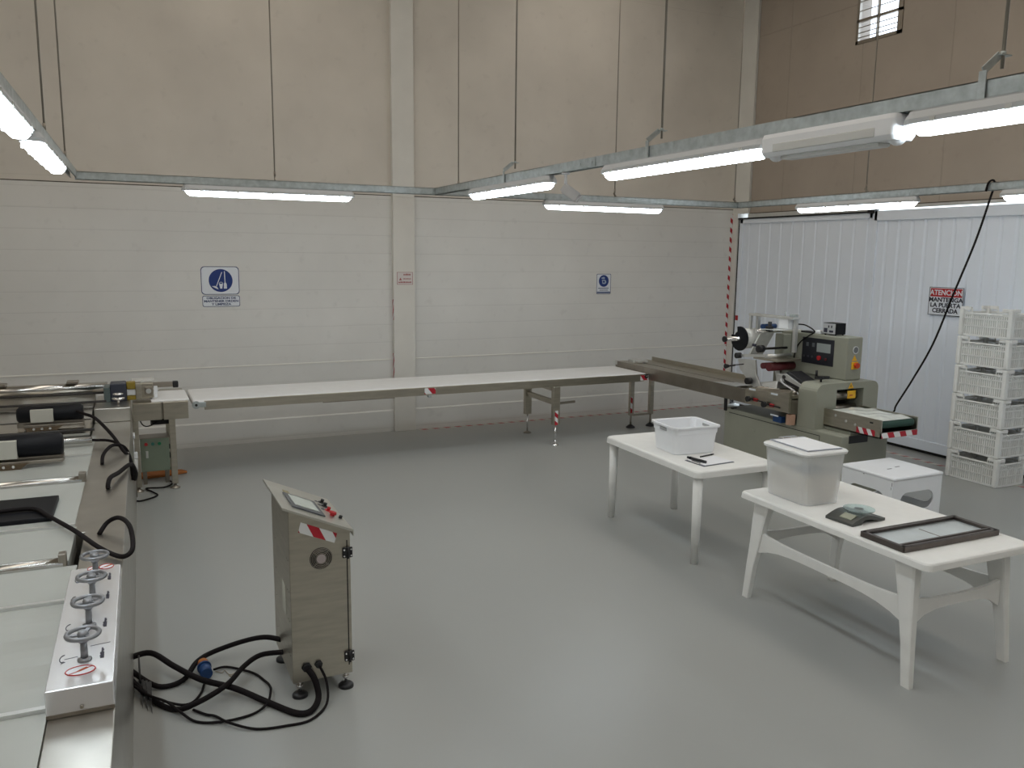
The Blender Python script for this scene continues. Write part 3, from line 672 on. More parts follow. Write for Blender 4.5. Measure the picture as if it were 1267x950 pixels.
cable('long thick black cable from the square drive box to beyond the first handwheel', [(-.70, 5.45, .95), (-.52, 5.44, .95), (-.42, 5.25, .945), (-.28, 4.95, .935), (-.17, 4.66, .93), (-.08, 4.50, .92), (-.03, 4.45, .93), (.0, 4.52, .95), (-.01, 4.75, .99), (-.06, 4.96, .98), (-.12, 5.0, .95), (-.165, 4.94, .905)], .0125)

# ================================================================== CONTROL CONSOLE
t = thing('control_console', 'freestanding stainless control console with a sloping top and touch screen', 'control console', (.92, 4.6, 0))
cx0, cx1, cy0, cy1 = .757, 1.090, 4.36, 4.90
zt = lambda x: 1.118-(x-.725)*.45
o = MB(); o.prism([(cx0, .10), (cx1, .10), (cx1, zt(cx1)-.012), (cx0, zt(cx0)-.012)], 'y', cy0, cy1); o.build('body', steel, t, bevel=.003)
o = MB(); a, b_ = .722, 1.10; o.prism([(a, zt(a)-.012), (b_, zt(b_)-.012), (b_, zt(b_)-.035), (b_+.003, zt(b_)-.035), (b_+.003, zt(b_)), (a, zt(a))], 'y', cy0-.03, cy1+.06); o.build('sloping_lid', mat('lid_steel', (.62, .61, .56), .3, .9, noise=.06), t)
sl = Vector((1, 0, -.45)).normalized(); sn = Vector((.45, 0, 1)).normalized(); so = Vector((.93, 4.6, zt(.93)))
def lidbox(u0, u1, v0, v1, h0, h1):
    pts = lambda h: [so+sl*u+Vector((0, v, 0))+sn*h for u, v in ((u0, v0), (u1, v0), (u1, v1), (u0, v1))]
    return MB().hull8(pts(h0), pts(h1))
lidbox(-.15, .045, -.17, .13, 0, .008).build('touch_screen', mat('screen_bezel', (.06, .065, .075), .35), t, bevel=.002)
lidbox(-.125, .02, -.12, .10, .008, .010).build('display', mat('display_pale', (.46, .50, .47), .25), t)
lidbox(-.135, -.10, .15, .21, 0, .003).build('name_plate', mat('brass_plate', (.35, .30, .16), .4, .6), t)
for k, (v, mm) in enumerate(((.19, black), (.11, black), (.02, red), (-.08, red))):
    p = so+sl*.108+Vector((0, v, 0))
    if k == 3:
        kb = MB().cyl(p, p+sn*.012, .014).cyl(p+sn*.012, p+sn*.026, .022, .018).build('emergency_stop', mm, t)
        q_ = p+sl*.05; MB().cyl(q_, q_+sn*.018, .010, n=10).build('push_button', black, t)
    else:
        kb = MB().cyl(p, p+sn*.006, .02).cyl(p+sn*.006, p+sn*.024, .010).build('selector_knob' if k < 2 else 'push_button', mm, t)
        q_ = p-sl*.032; MB().cyl(q_, q_+sn*.002, .012).build('name_ring', ink, t)
# side face items
yf = cy0-.001
zt2 = lambda x: zt(x)-.055
o = MB(); o.prism([(.822, zt2(.822)), (1.018, zt2(1.018)), (1.002, zt2(1.018)-.052), (.808, zt2(.822)-.055)], 'y', yf-.002, yf)
o.build('hazard_tape', stripe('console_tape', (1, 0, .46), .110, RW[0], RW[1], .52, phase=.92), t)
fc = (.927, yf, .80)
o = MB()
for r_ in (.058, .049, .040, .031): o.tube([(fc[0]+r_*math.cos(a), yf-.006, fc[2]+r_*math.sin(a)) for a in [2*math.pi*i/20 for i in range(20)]], .0022, 6, closed=True, sub=1)
for k in range(4): a = R(45+90*k); o.bar((fc[0]+.02*math.cos(a), yf-.005, fc[2]+.02*math.sin(a)), (fc[0]+.06*math.cos(a), yf-.005, fc[2]+.06*math.sin(a)), .004, .003)
MB().cyl((fc[0], yf-.002, fc[2]), (fc[0], yf, fc[2]), .062, n=28).build('fan_opening', dark_in, t)
fg = o.build('fan_grille', steel_d, t)
MB().cyl((fc[0], yf-.008, fc[2]), (fc[0], yf-.003, fc[2]), .026, n=24).build('fan_hub', mat('fan_label', (.38, .33, .32), .5), t)
MB().box(1.068, 1.074, yf-.001, yf+.001, .15, .885).build('door_gap', black, t)
for z in (.785, .175):
    h_ = MB().rbox(1.045, 1.10, yf-.012, yf, z, z+.06, .004).cyl((1.074, yf-.014, z-.002), (1.074, yf-.014, z+.062), .007).build('hinge', black, t)
    o = MB()
    for a in (1.053, 1.092):
        for b_ in (z+.012, z+.048): o.cyl((a, yf-.014, b_), (a, yf-.011, b_), .005, n=8)
    o.build('screw', chrome, h_)
for x, z, r_ in ((.832, .185, .022), (.898, .19, .018)): MB().cyl((x, yf-.02, z), (x, yf, z), r_, n=12).cyl((x, yf-.006, z), (x, yf, z), r_*1.3, n=6).build('cable_gland', black, t)
xf = cx0-.001
MB().box(xf-.002, xf, 4.50, 4.60, .45, .62).build('side_label', mat('worn_label', (.55, .55, .48), .5), t)
o = MB()
for yy_ in (4.40, 4.44, 4.80):
    for z in (.25, .45, .62, .80): o.cyl((xf-.002, yy_, z), (xf, yy_, z), .004, n=8)
o.build('rivet', steel_d, t)
for x, yy_ in ((.80, 4.40), (1.06, 4.40), (.79, 4.86), (1.06, 4.86)):
    MB().cyl((x, yy_, .015), (x, yy_, .105), .008, n=10).lathe([(.02, .06), (.02, .07)], (x, yy_, 0), 6).build('threaded_rod', chrome, t)
    MB().lathe([(.043, 0), (.043, .014), (.034, .022), (.012, .028)], (x, yy_, 0)).build('foot', black, t)

# console cables on the floor
cable('thick black cable from the left machine across to the front gland of the console', [(-.06, 5.05, .10), (.06, 5.07, .10), (.177, 4.895, .075), (.306, 4.70, .06), (.47, 4.55, .045), (.62, 4.37, .02), (.74, 4.20, .018), (.817, 4.19, .018), (.875, 4.27, .04), (.865, 4.31, .13), (.832, 4.34, .185)], .017, grp='cables between machine and console')
cable('thick black cable passing the blue plug and rising to the back of the console', [(-.06, 4.95, .08), (.08, 4.80, .02), (.215, 4.81, .02), (.30, 4.93, .055), (.39, 5.03, .05), (.56, 5.0, .10), (.68, 4.86, .17), (.765, 4.74, .19)], .015, grp='cables between machine and console')
cable('thick black cable looping nearest the camera then rising to the console back', [(-.06, 4.88, .06), (.055, 4.65, .018), (.16, 4.50, .018), (.273, 4.47, .05), (.428, 4.55, .075), (.546, 4.74, .07), (.65, 4.80, .09), (.765, 4.66, .15)], .015, grp='cables between machine and console')
cable('thin black cable making a wide loop to the blue plug', [(-.06, 4.84, .05), (.03, 4.67, .045), (.12, 4.55, .045), (.18, 4.44, .03), (.25, 4.35, .008), (.37, 4.287, .012), (.527, 4.302, .008), (.615, 4.36, .02), (.648, 4.445, .042), (.655, 4.53, .03), (.645, 4.63, .01), (.593, 4.76, .01), (.468, 4.891, .01), (.39, 4.87, .02)], .007)
cable('thin black lead hidden under the loops, ending at the blue plug', [(.10, 4.60, .03), (.19, 4.55, .012), (.25, 4.56, .009), (.302, 4.65, .009), (.335, 4.76, .03)], .007)
cable('thin black cable from the console front gland sweeping along the floor', [(.245, 4.475, .010), (.30, 4.40, .010), (.345, 4.358, .012), (.405, 4.246, .02), (.526, 4.15, .008), (.676, 4.116, .008), (.80, 4.12, .008), (.907, 4.22, .02), (.93, 4.31, .10), (.898, 4.345, .19)], .007)
pl = thing('power_plug', 'blue and orange industrial power plug lying among the cables', 'plug', (.34, 4.85, 0))
p0 = Vector((.345, 4.80, .035)); p1 = Vector((.335, 4.93, .045)); MB().cyl(p0, p0+(p1-p0)*.62, .034).cyl(p0+(p1-p0)*.55, p0+(p1-p0)*.66, .04).build('plug_body', bluep, pl)
MB().cyl(p0+(p1-p0)*.66, p1, .032).build('plug_cap', orange, pl)
tag(MB().tube([(.40, 4.875, .005), (.43, 4.84, .005), (.45, 4.86, .006), (.47, 4.80, .005), (.50, 4.80, .006), (.515, 4.77, .005), (.49, 4.755, .005), (.465, 4.79, .005)], .0025, 6).build('wire_end', mat('bare_wire', (.35, .30, .22), .5, .5)), 'thin pale wire curled on the floor beside the blue plug', 'wire')
bn = thing('cable_tie_bundle', 'zip ties with pointed tails around the cables beside the handwheel box', 'cable ties', (-.07, 4.95, 0))
# ties
MB().tube([(-.005, 4.93+.13*math.cos(a), .075+.06*math.sin(a)) for a in [2*math.pi*i/10 for i in range(10)]], .006, 6, closed=True, sub=2).build('tie_band', black, bn)
for k in range(3): MB().hull8([(.0+.022*k, 4.60-.04*k, .006)]*4, [(-.018+.02*k, 4.82-.02*k, .05), (.012+.02*k, 4.82-.02*k, .05), (.012+.02*k, 4.83-.02*k, .062), (-.018+.02*k, 4.83-.02*k, .062)]).build('tie_tail', black, bn)

# ================================================================== PACKING MACHINE
t = thing('packing_machine', 'beige horizontal flow packing machine with long steel infeed in the right corner', 'packing machine', (6.93, 7.2, 0))
bx0, bx1, by0, by1 = 6.60, 7.27, 6.03, 7.85
MB().box(bx0, bx1, by0, by1, 0, .66).build('base_cabinet', beige, t, bevel=.015)
o = MB(); x = bx0-.001
for a in ((6.32, 7.76, .605, .612), (6.32, 6.327, .08, .612)): o.box(x-.001, x, *a)
cdp = o.build('door_groove', black, t)
MB().rbox(x-.006, x, 7.30, 7.38, .455, .48, .003).build('door_latch', beige, t)
MB().box(6.70, 6.97, by0-.002, by0-.001, .575, .655).build('recess', black, t)
MB().box(6.74, 7.21, 6.05, 6.40, .66, .70).build('outfeed_support', beige, t)
# infeed trough
ix0, ix1 = 6.50, 7.05
MB().box(ix0, ix0+.012, 6.66, 10.16, .79, .955).build('side_plate', steel_d, t, bevel=.002)
MB().box(ix0+.012, ix0+.24, 7.55, 10.16, .935, .95).box(ix0+.27, ix1, 7.55, 10.16, .935, .95).build('deck_plate', steel, t)
MB().box(ix0+.24, ix0+.27, 7.55, 10.1, .920, .944).build('chain_slot', black, t)
MB().box(ix1, ix1+.012, 7.90, 10.05, .80, 1.005).build('back_fence', steel, t, bevel=.002)
MB().box(ix0+.012, ix1, 6.66, 10.14, .79, .80).box(ix0, ix1, 10.15, 10.165, .80, .94).build('under_tray', steel_d, t)
MB().prism([(6.70, 10.10), (6.78, 10.10), (6.84, 10.02), (6.84, 9.9), (6.62, 9.9), (6.62, 10.02)], 'z', .951, .985).rbox(6.66, 6.82, 9.80, 10.06, .95, .99, .012).build('chain_guard', alu, t)
MB().rbox(ix0-.004, ix0+.04, 10.12, 10.17, .90, .965, .004).build('end_bracket', alu, t)
MB().hull8([(6.50, 7.55, .955), (6.72, 7.55, .955), (6.72, 7.80, .955), (6.50, 7.95, .955)], [(6.50, 7.55, .962), (6.72, 7.55, .962), (6.72, 7.80, .962), (6.50, 7.95, .962)]).build('transfer_plate', alu, t)
for x, yy_ in ((6.63, 9.92), (6.97, 9.92)):
    lg = MB().box(x-.03, x+.03, yy_-.03, yy_+.03, .18, .79).build('leg', steel, t, bevel=.003)
    MB().cyl((x, yy_, .02), (x, yy_, .18), .014).build('threaded_rod', steel_d, lg)
    MB().lathe([(.065, 0), (.065, .012), (.03, .04), (.014, .05)], (x, yy_, 0)).build('foot', black, lg)
MB().box(6.60, 6.63, 9.888, 9.8895, .22, .46).build('hazard_tape', tape((.9, 0, 1), .16, .5), t)
MB().box(6.66, 6.94, 9.90, 9.94, .17, .20).build('leg_brace', steel, t)
MB().box(ix0+.012, ix0+.03, 7.72, 7.76, .64, .80).box(6.6, 6.66, 7.70, 7.74, .655, .67).build('support_bracket', black, t)
# middle working section
MB().box(6.512, 7.0, 6.66, 7.55, .80, .94).build('former_bed', steel_d, t)
MB().hull8([(6.47, 6.66, .80), (6.50, 6.66, .80), (6.50, 7.35, .80), (6.47, 7.35, .80)], [(6.47, 6.66, 1.02), (6.52, 6.66, 1.05), (6.52, 7.35, .98), (6.47, 7.35, .95)]).build('front_plate', steel, t)
MB().box(6.50, 6.85, 6.66, 7.30, .955, .985).build('roller_bed', steel, t)
o = MB()
for k in range(7): o.cyl((6.52, 6.75+.08*k, 1.0-.003*k), (6.84, 6.75+.08*k, 1.0-.003*k), .022)
o.build('fin_wheel', steel_d, t)
for yy_, z in ((7.25, .865), (6.99, .845)):
    kn = MB().cyl((6.47, yy_, z), (6.43, yy_, z), .012).cyl((6.44, yy_, z), (6.41, yy_, z), .032).build('adjust_knob', black, t)
    MB().rbox(6.455, 6.47, yy_-.12, yy_-.05, z-.018, z+.018, .006).build('red_grip', red, t)
    MB().bar((6.46, yy_-.03, z), (6.46, yy_-.21, z-.005), .012, .012).build('pull_rod', black, t)
for a in ((7.18, 7.28, .965, .985), (6.83, 6.93, .965, .985), (6.80, 6.92, .735, .75)): MB().box(6.462, 6.4685, *a).build('paper_label', signw, t)
MB().rbox(6.50, 6.56, 6.79, 6.92, .662, .73, .005).build('blue_part', bluep, t)
MB().rbox(6.50, 6.58, 6.66, 6.72, .662, .78, .004).build('pink_block', pink, t)
# sealing head with rounded top
prof = [(6.60, .66), (7.50, .66), (7.50, 1.06)]+[(7.42+.08*math.cos(R(a)), 1.06+.08*math.sin(R(a))) for a in range(15, 91, 15)]+[(6.70+.10*math.cos(R(a)), 1.04+.10*math.sin(R(a))) for a in range(90, 181, 15)]
hd = MB(); ya, yb_ = 6.40, 6.66
poly_l = [(6.60, .66), (6.885, .66), (6.885, 1.14)]+[(6.70+.10*math.cos(R(a)), 1.04+.10*math.sin(R(a))) for a in range(90, 181, 15)]
poly_r = [(7.28, .66), (7.50, .66), (7.50, 1.06)]+[(7.42+.08*math.cos(R(a)), 1.06+.08*math.sin(R(a))) for a in range(15, 91, 15)]+[(7.28, 1.14)]
hd.prism(poly_l, 'y', ya, yb_).prism(poly_r, 'y', ya, yb_).box(6.885, 7.28, ya, yb_, 1.07, 1.14).box(6.885, 7.28, ya, yb_, .66, .78)
hd.build('sealing_head', beige, t)
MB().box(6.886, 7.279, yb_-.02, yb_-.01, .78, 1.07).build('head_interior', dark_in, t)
MB().cyl((6.887, 6.52, .98), (7.278, 6.52, .98), .05).cyl((6.887, 6.52, .84), (7.278, 6.52, .84), .045).build('sealing_jaw', steel_d, t)
MB().box(7.04, 7.16, ya-.004, ya-.002, .965, 1.05).build('warning_label', yellow, t)
MB().box(7.07, 7.115, ya-.005, ya-.004, .995, 1.006).build('label_arrow', red, t)
MB().prism([(7.045, 1.075), (7.125, 1.075), (7.085, 1.138)], 'y', ya-.004, ya-.001).build('warning_triangle', yellow, t)
MB().cyl((7.08, ya-.006, 1.09), (7.08, ya-.004, 1.115), .004, n=8).build('triangle_mark', ink, t)
MB().cyl((6.80, 6.55, 1.14), (6.80, 6.55, 1.19), .012).cyl((6.80, 6.55, 1.17), (6.80, 6.55, 1.20), .03, .03, 8).bar((6.72, 6.55, 1.19), (6.89, 6.53, 1.185), .03, .03).cyl((6.75, 6.57, 1.19), (6.75, 6.57, 1.265), .013).build('handle_knob', black, t)
MB().cyl((7.12, 6.52, 1.14), (7.12, 6.52, 1.20), .008).cyl((7.16, 6.52, 1.14), (7.16, 6.52, 1.19), .008).build('stop_pin', steel, t)
# outfeed conveyor
ox0, ox1, oy0, oy1 = 6.72, 7.235, 5.66, 6.40
MB().box(ox0, ox0+.012, oy0, oy1, .70, .885).box(ox1-.012, ox1, oy0, oy1, .70, .885).box(ox0, ox1, oy0, oy0+.012, .70, .76).box(ox0, ox1, oy0+.012, oy1, .70, .712).build('outfeed_frame', steel, t)
MB().rbox(ox0+.014, ox1-.014, oy0+.01, oy1, .79, .868, .036, 3).build('outfeed_belt', belt_g, t)
MB().box(ox0-.002, ox0-.0005, oy0+.07, oy0+.30, .712, .772).build('hazard_tape', tape((0, -1, .55), .105, .5), t)
MB().box(ox0+.01, ox1-.0, oy0-.002, oy0-.0005, .703, .757).build('hazard_tape', tape((1, 0, .5), .17, .5), t)
for yy_, z in ((6.24, .835), (6.10, .80), (5.98, .785)): MB().cyl((ox0-.003, yy_, z), (ox0, yy_, z), .014).build('bolt', alu, t)
MB().rbox(ox0-.004, ox0, 5.76, 5.80, .835, .85, .001).build('slot', black, t)
# control cabinet
MB().box(7.10, 7.33, 6.50, 7.50, 1.142, 1.612).box(7.12, 7.33, 6.67, 7.48, .66, 1.15).build('control_cabinet', beige, t, bevel=.012)
MB().box(6.98, 7.10, 7.33, 7.47, 1.0, 1.58).build('cabinet_side_plate', beige, t, bevel=.01)
x = 7.099
MB().rbox(x-.006, x, 6.68, 7.147, 1.272, 1.565, .003).build('control_panel', mat('panel_black', (.014, .015, .022), .35), t)
MB().box(x-.008, x-.006, 6.725, 6.925, 1.415, 1.515).build('display', lcd, t)
mat('gauge_grey', (.10, .11, .12), .4)
for a_ in (7.05, 6.96): MB().box(x-.0075, x-.006, a_, a_+.037, 1.465, 1.51).build('gauge_display', MATS['gauge_grey'], t)
MB().cyl((x-.006, 6.88, 1.35), (x-.022, 6.88, 1.35), .026).build('push_button', red, t)
MB().cyl((x-.006, 6.785, 1.343), (x-.014, 6.785, 1.343), .016).build('push_button', dred, t)
o = MB()
for yy_ in (7.11, 7.05, 6.99): o.cyl((x-.006, yy_, 1.35), (x-.011, yy_, 1.35), .012, n=10)
o.build('selector', mat('grey_knob', (.05, .05, .06), .4), t)
yn = 6.499
MB().cyl((7.222, yn, 1.474), (7.222, yn-.008, 1.474), .042).build('round_gauge', alu, t)
MB().cyl((7.222, yn-.008, 1.474), (7.222, yn-.010, 1.474), .033).build('gauge_face', mat('gauge_face', (.16, .17, .18), .3), t)
MB().rbox(7.175, 7.265, yn-.012, yn, 1.262, 1.345, .004).build('switch_plate', yellow, t)
MB().cyl((7.228, yn-.012, 1.306), (7.228, yn-.045, 1.306), .030).build('emergency_stop', mat('stop_red', (.55, .05, .01), .4), t)
MB().prism([(7.18, 1.355), (7.255, 1.355), (7.2175, 1.418)], 'y', yn-.002, yn).build('warning_triangle', yellow, t)
# film spindle, unwind bracket
o = MB()
o.box(6.86, 6.90, 7.64, 7.68, 1.30, 1.80).box(6.80, 6.83, 7.70, 7.73, 1.45, 1.80)
o.box(6.78, 6.90, 7.0, 7.72, 1.775, 1.80).box(6.86, 6.90, 7.03, 7.07, 1.40, 1.83)
o.build('film_bracket', alu, t, bevel=.003)
MB().rbox(6.80, 6.90, 7.09, 7.24, 1.66, 1.785, .006).build('white_motor_box', white_p, t)
MB().rbox(6.84, 6.88, 7.02, 7.12, 1.80, 1.83, .006).cyl((6.86, 7.2, 1.8), (6.86, 7.2, 1.85), .006).build('bracket_clamp', galv, t)
MB().cyl((6.76, 7.33, 1.64), (6.76, 7.33, 1.73), .022).rbox(6.73, 6.79, 7.30, 7.37, 1.62, 1.68, .008).build('clamp_knob', black, t)
MB().cyl((6.46, 7.74, 1.50), (7.05, 7.74, 1.50), .026).build('film_spindle', chrome, t)
MB().cyl((6.445, 7.74, 1.50), (6.47, 7.74, 1.50), .034).build('spindle_knob', black, t)
MB().prism([(7.74+.145*math.cos(R(a))*(1 if not 20 < a < 70 else .62), 1.50+.145*math.sin(R(a))*(1 if not 20 < a < 70 else .62)) for a in range(0, 360, 8)], 'x', 6.675, 6.69).build('film_flange', blackm, t)
MB().cyl((6.70, 7.74, 1.50), (7.0, 7.74, 1.50), .12, n=36).build('film_roll', film, t)
MB().cyl((6.60, 7.38, 1.62), (7.0, 7.38, 1.62), .024).build('guide_roller', chrome, t)
MB().cyl((6.80, 7.50, 1.66), (7.0, 7.50, 1.66), .03).build('guide_roller', bluep, t)
fl = MB(); fl.hull8([(6.66, 7.36, 1.60), (6.86, 7.36, 1.60), (6.86, 7.38, 1.60), (6.66, 7.38, 1.60)], [(6.64, 7.52, 1.31), (6.84, 7.52, 1.31), (6.84, 7.54, 1.31), (6.64, 7.54, 1.31)])
fl.hull8([(6.68, 7.05, 1.66), (6.98, 7.05, 1.66), (6.98, 7.05, 1.655), (6.68, 7.05, 1.655)], [(6.66, 7.40, 1.645), (6.96, 7.40, 1.645), (6.96, 7.40, 1.64), (6.66, 7.40, 1.64)]); fl.build('film_web', film, t)
MB().cyl((6.625, 7.44, 1.45), (6.64, 7.44, 1.45), .010).box(6.628, 6.64, 7.40, 7.46, 1.44, 1.47).build('film_print', ink, t)
MB().cyl((6.55, 7.27, 1.43), (6.62, 7.27, 1.43), .042).cyl((6.60, 7.27, 1.43), (6.98, 7.27, 1.43), .014).build('brake_knob', black, t)
MB().cyl((6.54, 7.62, 1.315), (6.60, 7.62, 1.315), .034).build('adjust_knob', black, t)
MB().bar((6.60, 7.62, 1.315), (6.60, 7.18, 1.36), .03, .03).cyl((6.60, 7.20, 1.355), (6.98, 7.20, 1.355), .02).build('tension_arm', alu, t)
MB().prism([(7.66, 1.27), (7.36, 1.29), (7.33, 1.12), (7.24, .98), (7.38, .97), (7.62, 1.16)], 'x', 6.60, 6.62).build('side_cheek', alu, t, bevel=.003)
MB().prism([(7.45, 1.29), (7.36, 1.29), (7.33, 1.12), (7.24, .98), (7.34, .96)], 'x', 6.94, 6.96).build('side_cheek', alu, t, bevel=.003)
MB().cyl((6.52, 7.78, 1.17), (6.57, 7.78, 1.17), .030, .018).cyl((6.57, 7.78, 1.17), (6.60, 7.70, 1.19), .010).bar((6.60, 7.78, 1.175), (6.60, 7.55, 1.22), .012, .012).build('star_knob', black, t)
MB().cyl((6.54, 7.42, 1.04), (6.60, 7.42, 1.04), .038).build('adjust_knob', black, t)
MB().cyl((6.62, 7.16, 1.235), (6.98, 7.16, 1.235), .05).build('feed_roller', dred, t)
MB().cyl((6.62, 7.26, 1.235), (6.98, 7.26, 1.235), .035).build('feed_roller', dred, t)
MB().box(6.62, 6.98, 7.04, 7.42, 1.30, 1.325).build('roller_cover', steel, t, bevel=.003)
MB().rbox(6.66, 6.92, 6.96, 7.08, 1.08, 1.17, .01).hull8([(6.62, 7.02, 1.0), (6.9, 7.02, 1.0), (6.9, 7.42, .98), (6.62, 7.42, .98)], [(6.66, 7.05, 1.09), (6.88, 7.05, 1.09), (6.88, 7.35, 1.03), (6.66, 7.35, 1.03)]).build('forming_box', alu, t, bevel=.003)
# sloping brush belt in front of the head
MB().prism([(6.97, 1.17), (6.90, 1.215), (6.66, 1.13), (6.66, 1.02), (6.90, 1.07), (6.96, 1.11)], 'x', 6.66, 6.86).build('press_belt', black, t, bevel=.008)
o = MB(); o.prism([(6.965, 1.17), (6.91, 1.19), (6.665, 1.095), (6.665, 1.06), (6.90, 1.12), (6.955, 1.14)], 'x', 6.64, 6.658); o.build('press_side_plate', alu, t, bevel=.003)
MB().tube([(6.65, 6.99, 1.12), (6.65, 6.96, 1.08), (6.65, 6.86, 1.045), (6.65, 6.68, .985)], .010, 8).build('press_rail', white_p, t)
MB().cyl((6.63, 6.93, 1.15), (6.64, 6.93, 1.15), .022).build('bearing', dark_in, t)
# cables on the machine
MB().tube([(6.90, 7.05, 1.72), (6.98, 7.0, 1.71), (7.09, 6.97, 1.64), (7.085, 7.04, 1.59), (7.08, 7.17, 1.50), (7.08, 7.24, 1.38), (7.08, 7.26, 1.20)], .007, 8).build('cabinet_cable', rubber, t)
MB().rbox(7.11, 7.20, 7.02, 7.20, 1.612, 1.632, .004).build('flat_black_box', black, t)
tag(MB().rbox(7.12, 7.24, 6.92, 7.01, 1.613, 1.65, .006).build('small_carton', paper), 'small white carton lying on the beige control cabinet', 'carton')

t = thing('power_supply', 'black box with a pale dial front standing on the beige control cabinet', 'instrument', (7.21, 6.79, 1.612))
MB().rbox(7.125, 7.275, 6.70, 6.885, 1.624, 1.748, .004).build('case', blackm, t)
MB().box(7.119, 7.124, 6.705, 6.88, 1.629, 1.743).build('front_panel', mat('instrument_front', (.48, .49, .50), .4), t)
for a_ in ((6.815, 6.862, 1.642, 1.69), (6.79, 6.803, 1.695, 1.722), (6.748, 6.761, 1.695, 1.722), (6.73, 6.785, 1.646, 1.668)): MB().box(7.115, 7.1185, *a_).build('dial', ink, t)
for x, yy_ in ((7.145, 6.72), (7.255, 6.72), (7.145, 6.865), (7.255, 6.865)): MB().cyl((x, yy_, 1.6125), (x, yy_, 1.625), .010, n=8).build('foot', black, t)

# film packages on the outfeed
o = MB(); random.seed(7)
nx_, ny_ = 16, 22; G = [[None]*(ny_+1) for _ in range(nx_+1)]
for i in range(nx_+1):
    for j in range(ny_+1):
        u, v = i/nx_, j/ny_; e = min(u, 1-u, v, 1-v)
        z = .872+min(.022, e*.16)+.010*math.sin(u*9+v*4)*math.sin(v*17)*min(1, e*8)+random.uniform(-.002, .003)
        if e == 0: z = .871
        G[i][j] = o.bm.verts.new((6.745+.44*u+.01*math.sin(v*12), 5.69+.66*v, z))
for i in range(nx_):
    for j in range(ny_): o.bm.faces.new((G[i][j], G[i+1][j], G[i+1][j+1], G[i][j+1])).smooth = True
tag(o.build('plastic_film_package', mat('clear_film', (.62, .64, .60), .15, noise=.1, nscale=20)), 'crinkled clear plastic packages lying on the outfeed belt', 'package')

# ================================================================== CRATE STACK
def make_crate():
    t = thing('plastic_crate', 'x', 'crate', group='white lattice crates stacked by the door')
    LX, LY2, H = .44, .60, .318
    o = MB(); x0, x1, y0_, y1_ = -LX/2, LX/2, -LY2/2, LY2/2
    T = .006
    def side(fn, L):
        # horizontal bands; a dip (hand hold) in the top band
        for z0, z1 in ((.0, .022), (.105, .117), (.185, .20)): fn(-L/2, L/2, z0, z1)
        fn(-L/2, -L*.30, .235, .262); fn(L*.30, L/2, .235, .262); fn(-L*.30, L*.30, .225, .235)
        k = int(L/.024)
        for i in range(k+1):
            a = -L/2+L*i/k; wd = .0035 if i % 6 else .008
            fn(a-wd, a+wd, .02, .235 if abs(a) < L*.3 else H-.02)
    for s_ in (-1, 1):
        side(lambda a, b_, z0, z1: o.box(s_*LX/2-T/2, s_*LX/2+T/2, a, b_, z0, z1), LY2-.05)
        side(lambda a, b_, z0, z1: o.box(a, b_, s_*LY2/2-T/2, s_*LY2/2+T/2, z0, z1), LX-.05)
    o.build('lattice_wall', crate_m, t, local=True)
    for sx in (-1, 1):
        for sy in (-1, 1): MB().rbox(sx*LX/2-.03, sx*LX/2+.012-(0 if sx > 0 else -.018), sy*LY2/2-(.04 if sy > 0 else .006), sy*LY2/2+(.006 if sy > 0 else .04), 0, H, .012).build('corner_post', crate_m, t, local=True)
    o = MB()
    for s_ in (-1, 1):
        o.rbox(s_*LX/2-.014, s_*LX/2+.014, -LY2/2, -LY2*.30, H-.035, H, .005).rbox(s_*LX/2-.014, s_*LX/2+.014, LY2*.30, LY2/2, H-.035, H, .005)
        o.rbox(s_*LX/2-.014, s_*LX/2+.014, -LY2*.31, LY2*.31, H-.078, H-.060, .005)
        o.rbox(-LX/2, -LX*.28, s_*LY2/2-.014, s_*LY2/2+.014, H-.035, H, .005).rbox(LX*.28, LX/2, s_*LY2/2-.014, s_*LY2/2+.014, H-.035, H, .005)
        o.rbox(-LX*.29, LX*.29, s_*LY2/2-.014, s_*LY2/2+.014, H-.078, H-.060, .005)
    o.build('rim', crate_m, t, local=True)
    for s_ in (-1, 1):
        MB().box(s_*(LX/2-.006)-.001, s_*(LX/2-.006)+.001, -LY2/2+.03, LY2/2-.03, .012, .225).build('wall_sheet', crate_s, t, local=True)
        MB().box(-LX/2+.03, LX/2-.03, s_*(LY2/2-.006)-.001, s_*(LY2/2-.006)+.001, .012, .225).build('wall_sheet', crate_s, t, local=True)
    o = MB().box(-LX/2, LX/2, -LY2/2, LY2/2, .004, .012)
    o.build('bottom', crate_m, t, local=True)
    return t
c0 = make_crate()
cl = ['lowest crate of the white stack, standing on the floor tape', 'second crate from the floor in the white stack', 'third crate from the floor in the white stack',
      'fourth crate from the floor in the white stack', 'second crate from the top of the white stack', 'topmost crate of the white stack, level with the warning sign']
for i in range(6):
    o = c0 if i == 0 else copy_tree(c0)
    o.location = (8.745+random.uniform(-.004, .004), 5.94+random.uniform(-.006, .006), .003+i*.3245 if i else .003); o['label'] = cl[i]
for c in kids(c0): pass

